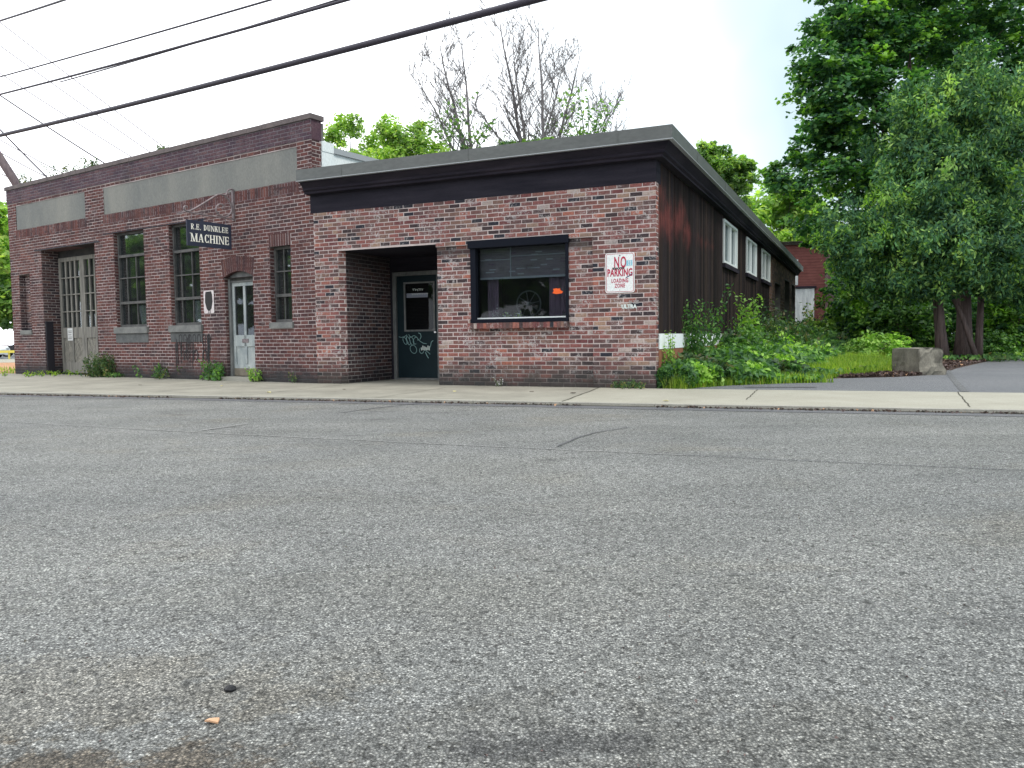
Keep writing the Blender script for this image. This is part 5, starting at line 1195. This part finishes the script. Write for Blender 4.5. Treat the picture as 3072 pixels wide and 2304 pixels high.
# bare trees
def grow(m, p, d, L_, r, depth, rs2, up=.35):
    n = 4; pts = [p]; q = p.copy(); dd_ = d.copy()
    for i in range(n):
        dd_ = (dd_ + Vector((rs2.uniform(-.13, .13), rs2.uniform(-.13, .13), up * .12))).normalized(); q = q + dd_ * L_ / n; pts.append(q.copy())
    m.tube(pts, [r * (1 - .55 * i / n) for i in range(n + 1)], 5 if depth > 1 else 4, caps=False)
    if depth == 0: return
    nb = 5 if depth > 1 else 3
    for i in range(nb):
        k = rs2.randint(1, n); a = pts[k]; ax = Vector((rs2.uniform(-1, 1), rs2.uniform(-1, 1), rs2.uniform(-.2, .6))).normalized()
        nd = (dd_ * rs2.uniform(.55, 1.0) + ax * rs2.uniform(.45, .8)).normalized(); grow(m, a, nd, L_ * rs2.uniform(.42, .68), max(.009, r * (1 - .55 * k / n) * .6), depth - 1, rs2, up)
def bare_tree(px0, stems, Y, label, seed, sprigs=0):
    b = at(px0, 1000, Y); base = Vector((b.x, b.y, -.05)); root = empty('bare_tree', base, 0, label, 'tree', 'bare trees behind the shop roof'); rs2 = random.Random(seed)
    j = at(px0, 560, Y) - base; t = MB(); t.tube([(0, 0, -.1), j * .5, j], [.2, .15, .12], 8); t.build('trunk', M['bark_grey'], root, smooth=True)
    m = MB(); L = []
    for (px, py, r) in stems:
        e_ = at(px, py, Y) - base; s_ = j; n = 7; pts = []
        for i in range(n + 1): pts.append(s_.lerp(e_, i / n) + Vector((rs2.uniform(-.05, .05), rs2.uniform(-.2, .2), 0)) * (1 if 0 < i < n else 0))
        m.tube(pts, [1.45 * r * (1 - .8 * i / n) for i in range(n + 1)], 6, caps=False); D_ = (e_ - s_).normalized(); T_ = (e_ - s_).length
        for i in range(1, n):
            for q in range(3):
                ax = Vector((rs2.choice([-1, 1]) * rs2.uniform(.4, 1), rs2.uniform(-.8, .8), rs2.uniform(.0, .5))); nd = (D_ * .75 + ax * .75).normalized()
                grow(m, pts[i].lerp(pts[i + 1], rs2.random()), nd, T_ * rs2.uniform(.20, .36) * (1.15 - i / n * .55), max(.013, r * (1 - .8 * i / n) * .45), 2, rs2)
    m.build('branches', M['bark_grey'], root); return root
bare_tree(1420, [(1320, 140, .07), (1385, 120, .065), (1250, 230, .045)], 31, 'thin leafless tree leaning left, leftmost of the bare trees over the roof', 11)
bare_tree(1590, [(1500, 70, .075), (1540, 150, .06), (1690, 200, .05), (1440, 330, .04)], 32, 'tall leafless tree, tallest of the bare trees over the roof', 12)
bare_tree(1640, [(1615, 85, .065), (1740, 170, .055), (1700, 330, .04)], 31, 'leafless tree with wide spreading twigs, right of the tallest bare tree', 13)
bare_tree(1800, [(1850, 300, .022), (1790, 290, .022)], 33, 'small wispy bare tree at the far right of the bare trees', 14)
def sapling(px, tips, Y, label, seed, mat):
    b = at(px, 1000, Y); base = Vector((b.x, b.y, -.05)); root = empty('sapling', base, 0, label, 'tree', 'thin saplings among the bare trees'); rs2 = random.Random(seed)
    m = MB(); C_ = []
    j = at(px, 500, Y) - base
    m.tube([(0, 0, 0), j * .5, j], [.08, .06, .05], 6)
    for px_, py_ in tips:
        e_ = at(px_, py_, Y) - base + Vector((0, rs2.uniform(-.8, .8), 0)); m.tube([j, j.lerp(e_, .5) + Vector((.1, 0, .1)), e_], [.03, .02, .006], 4, caps=False)
        for i in range(46):
            t = rs2.uniform(.35, 1.05); C_.append(j.lerp(e_, t) + Vector((rs2.gauss(0, .16), rs2.gauss(0, .16), rs2.gauss(0, .12))))
    m.build('stems', M['bark_grey'], root); C_ = np.array([tuple(c) for c in C_]); nn = RNG.normal(size=C_.shape) * .5; nn[:, 2] += .6
    V, F_ = tri_leaves(C_, nn, RNG.uniform(.07, .15, len(C_)), 1.7, .3); fast_mesh('foliage', V, F_, mat, root)
sapling(1750, [(1690, 300), (1735, 270), (1770, 275), (1810, 285), (1845, 310), (1700, 380), (1800, 380)], 30.5, 'thin sapling with stacked tufts of leaves right of the bare trees', 21, M['far_dark'])
sapling(1360, [(1310, 330), (1350, 330), (1400, 300), (1290, 380), (1430, 380), (1480, 370)], 30.5, 'thin sapling with scattered leaves left of the tallest bare tree', 22, M['far_dark'])
sapling(1560, [(1500, 400), (1620, 400), (1560, 420), (1660, 380)], 32.5, 'thin sapling low between the trunks of the bare trees', 23, M['far_dark'])

# ------------------------------------------------------------------ weeds along the side wall
def edge_x(ly):      # how far the growth reaches from the side wall, in the building frame
    pts = [(0, .42), (.5, .5), (1.2, .95), (2.0, 1.8), (2.8, 3.2), (3.2, 4.4), (4.5, 5.0), (8, 6), (20, 8.5), (30, 9)]
    for (a0_, b0), (a1_, b1_) in zip(pts, pts[1:]):
        if ly <= a1_: return b0 + (b1_ - b0) * (ly - a0_) / (a1_ - a0_)
    return 9
def weed_h(lx, ly):
    e_ = edge_x(ly); u = lx / e_; core = max(0, 1 - (lx / (1.5 + .12 * ly)) ** 2) if lx < 1.5 + .12 * ly else 0
    base = .14 + .10 * noise.noise((lx * .8, ly * .8, 3)); 
    return max(.05, base + core * (.13 + .074 * ly if ly < 8 else .56 + .022 * ly) * (1 + .55 * noise.noise((lx * 1.3, ly * .9, 0))))
rs3 = random.Random(77); C_ = []; G_ = []; GW = []
while len(C_) < 52000:
    ly = rs3.random() ** 1.5 * 24; lx = rs3.random() ** 1.3 * edge_x(ly)
    h = weed_h(lx, ly)
    if h < .22 and rs3.random() > .25: continue
    if noise.noise((lx * 2.2, ly * 2.2, 9)) < -.28: continue
    p = fpt(FR, lx + .06, ly, 0)
    if p.x > 5.4 and (p.y - 14.5) < (p.x - 5.4) * .8 or (p.x > 9 and p.y < 22): continue
    z = h * rs3.random() ** .5 * rs3.uniform(.85, 1.1); p = fpt(FR, lx + .06 + rs3.gauss(0, .03), ly + .02, z); C_.append((p.x, p.y, p.z))
C_ = np.array(C_); nn = RNG.normal(size=C_.shape) * .8; nn[:, 2] += .6; nn[:, 1] -= .3
dist = C_[:, 1]; V, F_ = tri_leaves(C_, nn, RNG.uniform(.035, .09, len(C_)) * (1 + (dist - 12) * .03), 1.8, .25)
pn = np.array([noise.noise((c[0] * .9, c[1] * .9, c[2])) for c in C_[::1]]); mi = np.where(pn > .22, 1, np.where(pn < -.25, 2, 0)); mi = np.repeat(mi, 2)
tag(fast_mesh('undergrowth', V, F_, [M['weed'], M['weed_bright'], M['weed_dull']], mi=mi), 'tangled green weeds along the dark timber side wall', 'weeds', kind='stuff')
def blades(name, P_, H_, mat, label, wd=.008):
    n = len(P_); a = RNG.uniform(0, 6.28, n); lean = RNG.uniform(.05, .5, n)[:, None] * H_[:, None]; D_ = np.stack([np.cos(a), np.sin(a), np.zeros(n)], 1); S_ = np.stack([-np.sin(a), np.cos(a), np.zeros(n)], 1) * wd
    up_ = np.array([0, 0, 1.0])
    v0, v1 = P_ - S_, P_ + S_; m0, m1 = P_ + up_ * H_[:, None] * .55 + D_ * lean * .3 - S_ * .7, P_ + up_ * H_[:, None] * .55 + D_ * lean * .3 + S_ * .7; t = P_ + up_ * H_[:, None] + D_ * lean
    V = np.stack([v0, v1, m1, m0, t], 1).reshape(-1, 3); i = np.arange(n)[:, None] * 5
    F_ = np.concatenate([i + [0, 1, 2], i + [0, 2, 3], i + [3, 2, 4]], 1).reshape(-1, 3); return tag(fast_mesh(name, V, F_, mat), label, 'grass', kind='stuff')
P_ = []; H_ = []
while len(P_) < 30000:
    ly = rs3.random() ** 1.2 * 22; e_ = edge_x(ly); lx = e_ * (1 - rs3.random() ** 1.2 * (.75 if ly > 1.5 else .9)); 
    p = fpt(FR, lx + .06, ly, -.02)
    if p.x > 5.6 and p.y < 18 and (p.y - 14.6) < (p.x - 5.6) * .75 + .1 * noise.noise((p.x * 3, p.y * 3, 0)) * 3: continue
    if ly < 4.2 and rs3.random() < .88: continue
    if p.x > 9.3: continue
    h = rs3.uniform(.05, .16) * (1 + .9 * max(0, noise.noise((p.x * .9, p.y * .9, 1)))) * (1 + .04 * ly)
    P_.append((p.x, p.y, terr(p.x, p.y) + .0)); H_.append(h + .05)
blades('grass', np.array(P_), np.array(H_), M['grass'], 'yellow green grass between the weeds and the driveway edge', .009)
P_ = []; H_ = []
for _ in range(2500):
    x, y_ = rs3.uniform(-22, -13.0), rs3.uniform(19.5, 27); 
    if (Vector((x, y_, 0)) - fpt(FL, -12.15, 0)).dot(Vector((math.cos(A_L), -math.sin(A_L), 0))) > -.1: continue
    P_.append((x, y_, -.03)); H_.append(rs3.uniform(.06, .16))
blades('grass', np.array(P_), np.array(H_), M['grass'], 'strip of grass at the left corner of the machine shop', .012)

def stem_plant(name, base, h, ns, label, mat, leafsz=.06, group=None, lean=.2, pairs=9, cat='plant', seed=0, spread=.1, taper=True):
    rs2 = random.Random(seed); root = empty(name, base, 0, label, cat, group); m = MB(); C2 = []; N2 = []; S2 = []
    for s_ in range(ns):
        a = rs2.uniform(0, 6.28); b0 = Vector((rs2.gauss(0, spread), rs2.gauss(0, spread), 0)); hh = h * rs2.uniform(.55, 1.0); tip = b0 + Vector((math.cos(a) * lean * hh, math.sin(a) * lean * hh, hh)); mid = b0.lerp(tip, .5) + Vector((0, 0, .08 * hh))
        m.tube([b0, mid, tip], [.006, .005, .002], 4, caps=False)
        for i in range(pairs):
            t = (i + 1) / pairs; p = (b0.lerp(mid, t * 2) if t < .5 else mid.lerp(tip, t * 2 - 1)); a2 = i * 2.4 + rs2.random()
            for q in (0, math.pi):
                off = Vector((math.cos(a2 + q), math.sin(a2 + q), rs2.uniform(-.1, .3))) * leafsz * 1.0; C2.append(tuple(p + off)); N2.append((off.x * -2 + rs2.gauss(0, .3), off.y * -2 + rs2.gauss(0, .3), leafsz * 3)); S2.append(leafsz * rs2.uniform(.7, 1.2) * ((1.1 - .5 * t) if taper else 1))
    m.build('stems', mk_stem, root); V, F_ = tri_leaves(np.array(C2), np.array(N2), np.array(S2), 1.9, .2); fast_mesh('foliage', V, F_, mat, root); return root
mk_stem = mk('green_stem', color=(.08, .12, .04), rough=.8)
G1 = 'weeds at the foot of the machine shop wall'
stem_plant('weed_plant', fpt(FL, -7.35, -.12, 0), .62, 60, 'dense dark bushy weed growing beside the garage opening', M['weed_dull'], .045, G1, .35, 12, 'weed', 1, .17)
stem_plant('weed_plant', fpt(FL, -5.35, -.08, 0), .50, 9, 'sparse leafy weed below the left tall window', M['weed'], .05, G1, .5, 8, 'weed', 2, .13)
stem_plant('weed_plant', fpt(FL, -4.75, -.08, 0), .28, 9, 'low creeping weed between the two tall windows', M['weed_dull'], .045, G1, .8, 6, 'weed', 3, .16)
stem_plant('weed_plant', fpt(FL, -3.05, -.10, 0), .45, 26, 'bushy green weed left of the arched door step', M['weed'], .05, G1, .35, 10, 'weed', 4, .11)
stem_plant('weed_plant', fpt(FL, -1.72, -.14, 0), .30, 8, 'small bright weed right of the arched door step', M['weed_bright'], .05, G1, .35, 7, 'weed', 5, .05)
stem_plant('weed_plant', fpt(FL, -.62, -.05, 0), .20, 3, 'tiny weed near the junction of the two buildings', M['weed_dull'], .04, G1, .4, 4, 'weed', 6, .03)
stem_plant('weed_plant', fpt(FL, -6.7, -.1, 0), .12, 9, 'flat patch of weeds right of the bushy weed', M['weed'], .045, G1, 1.0, 4, 'weed', 7, .14)
stem_plant('weed_plant', fpt(FL, -9.6, -.1, 0), .13, 30, 'pale grassy weeds in front of the garage door', M['grass'], .04, G1, .9, 4, 'weed', 8, .5)
G2 = 'weeds at the foot of the shop front'
stem_plant('weed_plant', fpt(FR, -2.72, -.07, 0), .16, 3, 'tiny dry sprig below the shop window', M['curtain_pale'], .03, G2, .7, 4, 'weed', 9, .03)
stem_plant('weed_plant', fpt(FR, -.42, -.07, 0), .16, 26, 'low grey green tuft under the no parking sign', M['weed_dull'], .035, G2, .7, 5, 'weed', 10, .14)
G3 = 'tall plants along the timber side wall'
stem_plant('climbing_plant', fpt(FR, .12, .46, 0), .92, 9, 'leafy vine climbing over the white band at the brick corner', M['weed_bright'], .045, G3, .08, 15, 'vine', 11, .05)
stem_plant('climbing_plant', fpt(FR, .12, 3.3, 0), 1.85, 6, 'tall vine with spreading tips against the dark boards', M['weed'], .075, G3, .30, 22, 'vine', 12, .10)
stem_plant('climbing_plant', fpt(FR, .16, 2.3, 0), 1.5, 22, 'thick vine clump left of the tall vine, crossing the white band', M['weed'], .065, G3, .12, 20, 'vine', 13, .12)
stem_plant('tall_weed', fpt(FR, .6, 7.0, 0), 1.8, 8, 'tall weed with a bright yellow green top under the first white window', M['weed_bright'], .10, G3, .14, 22, 'weed', 14, .12)
stem_plant('tall_weed', fpt(FR, .5, 5.4, 0), 1.25, 14, 'dark leafy weed left of the bright topped weed', M['weed'], .075, G3, .3, 15, 'weed', 15, .3)
stem_plant('tall_weed', fpt(FR, .9, 8.5, 0), 1.5, 34, 'dull green weed below the second white window', M['weed_dull'], .09, G3, .3, 14, 'weed', 16, .4)
stem_plant('tall_weed', fpt(FR, .2, 12.5, 0), 2.4, 7, 'thin dark climbing weed below the third white window', M['weed_dull'], .11, G3, .15, 18, 'weed', 17, .2)
stem_plant('tall_weed', fpt(FR, 2.2, 21.5, 0), 2.3, 26, 'yellow green leafy weed in front of the white barn door', M['weed_bright'], .16, G3, .3, 14, 'weed', 18, .5)
stem_plant('tall_weed', fpt(FR, 3.4, 20, 0), 1.6, 20, 'feathery grass plume beside the barn corner', M['grass'], .09, G3, .3, 16, 'weed', 19, .5)
for i, (xx, hh) in enumerate(((-11.2, .35), (-9.7, .5), (-9.0, .28), (-8.1, .40), (-7.8, .26), (-4.9, .14))):
    stem_plant('roof_plant', fpt(FL, xx, .12, 5.10), hh, 5, ['small leafy sprout on the parapet near its left end', 'bushy sprout on the parapet above the short concrete panel', 'low sprout on the parapet right of the bushy sprout', 'sprout on the parapet near the start of the long panel', 'thin sprout on the parapet just above the long panel', 'single tiny sprig on the parapet above the middle of the long panel'][i], M['weed_dull'], .05, 'sprouts growing on the brick parapet', .5, 6, 'plant', 30 + i, .08)

# ================================================================== OTHER THINGS
# concrete block
def rough_block():
    b = MB(); L_, D_, Hh = .95, .55, .56; nx_, ny_, nz_ = 10, 6, 6; idx = {}; V = []
    def vid(i, j, k):
        if (i, j, k) not in idx:
            x, y_, z = L_ * i / nx_, D_ * j / ny_, Hh * k / nz_
            n_ = noise.noise((x * 5, y_ * 5, z * 5)) * .02 + noise.noise((x * 14, y_ * 14, z * 14)) * .008
            if i == nx_: n_ *= 3.2; x -= .10 * (k / nz_) ** 2 + abs(noise.noise((y_ * 9, z * 9, 2))) * .08
            cx_, cy_, cz_ = x - L_ / 2, y_ - D_ / 2, z - Hh / 2; e = sum((abs(a) > .9) for a in (cx_ / (L_ / 2), cy_ / (D_ / 2), cz_ / (Hh / 2)))
            s_ = 1 - .025 * max(0, e - 1); idx[(i, j, k)] = len(V); V.append((L_ / 2 + cx_ * s_ + n_, D_ / 2 + cy_ * s_ + n_, Hh / 2 + cz_ * s_ + n_ * .5 - .03))
        return idx[(i, j, k)]
    F_ = []
    for i in range(nx_):
        for j in range(ny_): F_ += [(vid(i, j, 0), vid(i, j + 1, 0), vid(i + 1, j + 1, 0), vid(i + 1, j, 0)), (vid(i, j, nz_), vid(i + 1, j, nz_), vid(i + 1, j + 1, nz_), vid(i, j + 1, nz_))]
    for i in range(nx_):
        for k in range(nz_): F_ += [(vid(i, 0, k), vid(i + 1, 0, k), vid(i + 1, 0, k + 1), vid(i, 0, k + 1)), (vid(i, ny_, k), vid(i, ny_, k + 1), vid(i + 1, ny_, k + 1), vid(i + 1, ny_, k))]
    for j in range(ny_):
        for k in range(nz_): F_ += [(vid(0, j, k), vid(0, j, k + 1), vid(0, j + 1, k + 1), vid(0, j + 1, k)), (vid(nx_, j, k), vid(nx_, j + 1, k), vid(nx_, j + 1, k + 1), vid(nx_, j, k + 1))]
    b.add(V, F_); return b
bl = rough_block().build('concrete_block', M['rubble'], smooth=False)
# the block's near corner is its (L,0) corner
ang = R(-80); c_ = Vector((8.15, 15.62, 0)); off = Matrix.Rotation(ang, 3, 'Z') @ Vector((.95, 0, 0)); bl.location = c_ - off; bl.rotation_euler = (0, 0, ang)
tag(bl, 'rough concrete block with a broken end at the edge of the driveway', 'block')

# red barn
def barn_f(t, b):
    k = N(t); v = k.coord(); sx = k.n('ShaderNodeSeparateXYZ'); k.l(v, sx.inputs[0]); w_ = k.math('FRACT', k.math('MULTIPLY', sx.outputs['Z'], 6.5)); lines = k.ramp(w_, [(.05, g(.45)), (.16, g(1))])
    a = k.noise(k.coord((1, 1, 3)), 2.2, 6, .7); col = k.ramp(a, [(.3, (.13, .048, .046)), (.7, (.22, .085, .078))]); col = k.mix(1.0, col, lines, 'MULTIPLY')
    k.l(col, b.inputs['Base Color']); k.bump(w_, b, .4, .02)
M['barn_red'] = mk('barn_red', barn_f, rough=.9, spec=.15)
M['white_wood'] = noisy('peeling_white', (.38, .40, .44), (.70, .72, .74), 2.5, .85, (3, 3, .6))
BA = .25; bO = at(2500, 1000, 43); bO.z = 0
BN = empty('red_barn', (bO.x, bO.y, 0), -BA, 'weathered red barn with white boarded doors behind the shop', 'barn')
zt_ = 5.75
m = MB(); m.box(-5.5, 0, 0, 6, -.2, zt_); m.build('wall', M['barn_red'], BN)
m = MB(); m.box(-5.7, .15, -.15, 6.2, zt_ + .003, zt_ + .12); 
for i in range(16): x = -5.6 + i * .36; m.box(x, x + .33, -.2 - .05 * random.random(), .2, zt_ + .12, zt_ + .17 + .04 * random.random())
m.build('roof', noisy('barn_roof', (.03, .028, .025), (.07, .06, .05), 3), BN)
m = MB(); m.box(-1.6, -1.35 + .0, 0, 0, 0, 0); m = MB(); m.box(-.45, .02, -.03, .0, 0, zt_ - .02); m.build('corner_board', noisy('corner_wood', (.10, .05, .055), (.22, .15, .16), 3, .9, (3, 3, .5)), BN)
m = MB(); m.box(-4.5, -1.0, -.06, -.002, -.1, 3.35); dw = m.build('door', M['white_wood'], BN)
m = MB(); m.box(-4.6, -.9, -.1, -.002, 3.352, 3.48); m.build('header', M['soffit'], dw)
m = MB(); m.box(-3.9, -1.85, -.05, -.002, 3.55, 4.95); dw = m.build('loft_door', M['white_wood'], BN)
m = MB(); m.box(-.98, -.46, -.035, -.004, -.1, 1.1); m.build('base_board', mk('dark_base', color=(.05, .022, .025), rough=.9), BN)

# utility pole (leaning) and cables
up_ = empty('utility_pole', (-17.2, 31.0, 0), 0, 'leaning wooden utility pole beyond the left end of the parapet', 'pole')
pa = at(55, 560, 31); pb_ = at(-25, 435, 31); dv_ = (pb_ - pa).normalized(); base_ = pa - dv_ * (pa.z / dv_.z); up_.location = (base_.x, base_.y, 0)
m = MB(); m.tube([(0, 0, -.2), tuple((pa - base_)), tuple(pb_ - base_ + dv_ * 2.5)], [.20, .165, .14], 10); m.build('shaft', M['pole'], up_, smooth=True)
m = MB(); q = pa - base_ + dv_ * .3; m.tube([q + Vector((-.5, 0, .25)), q, q + Vector((.55, 0, -.25))], .02, 5); m.build('cross_rod', M['iron'], up_)
def cable(name, a, b, r, label, mat, sag=.0, group='overhead cables', n=24, twin=0.0):
    A_, B_ = at(*a), at(*b); pts = []
    for i in range(n + 1):
        t = i / n; p = A_.lerp(B_, t); p.z -= sag * 4 * t * (1 - t); pts.append(p)
    m = MB(); m.tube(pts, r, 6)
    if twin: m.tube([p + Vector((0, 0, twin + .004 * math.sin(i))) for i, p in enumerate(pts)], r * .25, 4)
    o = m.build(name, mat, smooth=True); c = sum(pts, Vector()) / len(pts); me = o.data
    for v in me.vertices: v.co -= c
    o.location = c; return tag(o, label, 'cable', group)
cable('overhead_cable', (-260, 462, 27), (1900, -80, 9), .046, 'thickest black cable, lowest of the ones crossing above the roofs', M['cable'], .10)
cable('overhead_cable', (-260, 345, 27), (1300, -75, 11), .024, 'dark cable with a thin wire riding on it, second lowest of the rising cables', M['cable'], .08)
cable('overhead_cable', (180, 246, 22), (1300, -90, 11), .016, 'thin wire running just above the second cable', M['cable'], .03)
cable('overhead_cable', (-260, 300, 27), (1100, -85, 12), .018, 'thin grey wire between the two upper dark cables', M['cable'], .04)
cable('overhead_cable', (-260, 140, 27), (400, -70, 14), .022, 'short stretch of cable cutting the top left corner of the photo', M['cable'], .04)
dg = 'fine wires descending behind the parapet'
for (a, b, r, lb) in (((-60, 20, 40), (530, 470, 40), .030, 'pale wire descending to the parapet, rightmost of the fine wires'), ((-60, 93, 40), (470, 470, 40), .030, 'pale wire descending to the parapet, second from the right'), ((-60, 180, 40), (410, 480, 40), .030, 'pale wire descending to the parapet, third from the right'),
        ((-60, 245, 38), (330, 500, 38), .034, 'darker wire descending past the thick cable to the parapet'), ((-60, 325, 38), (160, 550, 38), .036, 'dark steep wire meeting the parapet near the leaning pole'), ((-60, 385, 38), (190, 520, 38), .028, 'faint wire ending at the parapet right of the steep wire'), ((-20, 445, 38), (170, 545, 38), .030, 'grey wire running from the leaning pole to the parapet')):
    cable('overhead_wire', a, b, r, lb, M['wire'] if r < .031 else M['cable'], .05, dg)

# cars far left
def car(name, loc, rz, body, label):
    r = empty(name, loc, rz, label, 'car', 'cars parked beyond the machine shop'); r.scale = (1, 1, .88); m = MB()
    side = [(-2.1, .30), (-2.15, .62), (-1.9, .80), (-1.0, .88), (-.5, 1.28), (.6, 1.30), (1.35, .92), (2.0, .85), (2.15, .6), (2.1, .28)]
    m.prism(side, -.85, .85); bo = m.build('body', body, r)
    m = MB(); m.prism([(-.95, .90), (-.48, 1.24), (.57, 1.26), (1.22, .93)], -.862, .862); m.build('side_glass', M['glass_door'], bo)
    for x in (-1.35, 1.35):
        for y_ in (-.82, .82):
            w_ = MB(); w_.tube([(x, y_ - .1, .32), (x, y_ + .1, .32)], .32, 16); wo_ = w_.build('wheel', M['tyre'], r); h_ = MB(); h_.tube([(x, y_ - .11, .32), (x, y_ + .11, .32)], .2, 10); h_.build('hub', M['chrome'], wo_)
    m = MB(); m.box(2.08, 2.16, -.75, -.45, .6, .72); m.box(2.08, 2.16, .45, .75, .6, .72); m.build('headlight', M['chrome'], r); return r
p = at(105, 1060, 53); car('parked_car', (p.x, p.y, -.02), R(8), M['car_black'], 'black car beyond the left corner of the machine shop')
p = at(4, 1050, 46); car('parked_car', (p.x - 2.2, p.y, -.02), R(4), M['car_white'], 'white car just cut by the left edge of the photo')
p = at(10, 1030, 60); car('parked_car', (p.x - 2.2, p.y, .0), R(10), M['car_red'], 'red car behind the white car at the left edge')
m = MB(); p = at(-60, 1052, 44.6); q = at(60, 1058, 44.6); m.box(-2, 1.6, -.03, .03, .34, .48)
for x in (-1.8, 0, 1.4): m.box(x - .04, x + .04, .031, .09, 0, .46)
o = m.build('barrier_rail', M['yellow_paint'], loc=(p.x + 1.6, 44.6, -.01)); tag(o, 'low yellow rail in front of the cars at the left', 'barrier')

# building and trees across the street (unseen, added to fill and darken window reflections)
OB = empty('reflection_house', (-16, -18, 0), R(-12), 'brick house added across the street to reflect in the windows', 'house')
m = MB(); m.box(-9, 9, -6, 0, 0, 6.5); m.build('wall', noisy('house_brick', (.14, .08, .07), (.2, .11, .09), 3), OB)
m = MB(); m.prism([(-9.5, 6.503), (9.5, 6.503), (0, 9)], -6.3, .3); m.build('roof', M['roof'], OB)
for x in (-6.5, -3, 1, 5): m = MB(); m.box(x, x + 1.4, -.01, .05, 1.2, 3); m.build('window', M['white_vinyl'], OB)
for i, (x, y_) in enumerate(((-32, -10), (-4, -17), (6, -20), (-46, 4), (-38, 13), (-52, 22), (-45, 17.6), (-23.5, -11))):
    b = Vector((x, y_, 0)); make_tree('leafy_tree', b, [(x, y_, 5.5, 3.6, 3.2, 3.6)], ['added tree across the street, left of the brick house', 'added tree across the street, right of the brick house', 'added tree across the street, far right', 'added tree across the street, far left', 'added tree down the street beyond the left edge', 'farther added street tree beyond the left edge', 'middle added tree of the row down the street beyond the left edge', 'added tree across the street, nearest to the brick house on its left'][i], 'tree', .25, 130, 22, .9, .5, M['far_dark'], 'trees added for the window reflections', seed=40 + i)

# litter
def bit(name, x, y_, z, s_, mat, label, cat, seed):
    rs2 = random.Random(seed); m = MB(); n = 7; P_ = [(s_ * rs2.uniform(.6, 1) * math.cos(6.28 * i / n), s_ * .7 * rs2.uniform(.6, 1) * math.sin(6.28 * i / n), .3 * s_ * rs2.uniform(0, 1)) for i in range(n)]
    P2 = [(a, b, c + .004) for a, b, c in P_]; f = [tuple(range(n, 2 * n)), tuple(reversed(range(n)))] + [(i, (i + 1) % n, (i + 1) % n + n, i + n) for i in range(n)]; m.add(P_ + P2, f)
    return tag(m.build(name, mat, loc=(x, y_, z)), label, cat)
bit('dry_leaf', -.66 * k_, 1.67 * k_, ZR + .001, .022, M['tan'], 'pale dry leaf lying on the asphalt at the lower left', 'leaf', 1)
m = MB(); rb = MB(); rb.tube([(0, 0, -.01), (0, 0, .006), (.002, 0, .012)], [.014, .015, .006], 7)
tag(rb.build('pebble', M['black'], loc=(-.68 * k_, 1.83 * k_, ZR)), 'black lump on the asphalt just above the dry leaf', 'pebble')
bit('yellow_leaf', 1.95, 9.95, .008, .05, M['yellow'], 'pale yellow leaf on the pavement edge right of the shop corner', 'leaf', 3)
for i, (x, y_) in enumerate(((-.9, 12.3), (.3, 12.0), (-2.8, 13.1), (-5.4, 14.6), (-7.2, 15.2), (.9, 11.6), (-3.9, 12.6))):
    bit('fallen_leaf', x, y_, .003, random.uniform(.03, .05), M['mulch'] if i % 3 else M['yellow'], 'small fallen leaf scrap on the old pavement', 'leaf', 10 + i)['group'] = 'leaf scraps on the pavement'

for o_, l_ in zip([o for o in bpy.data.objects if o.name.startswith('fallen_leaf')], ['before the recessed door', 'below the shop window', 'in front of the left brick pier', 'before the arched office door', 'near the tall windows of the machine shop', 'by the pavement joint', 'left of the recessed door']): o_['label'] = 'small fallen leaf scrap on the old pavement ' + l_
print('objects', len(bpy.data.objects))
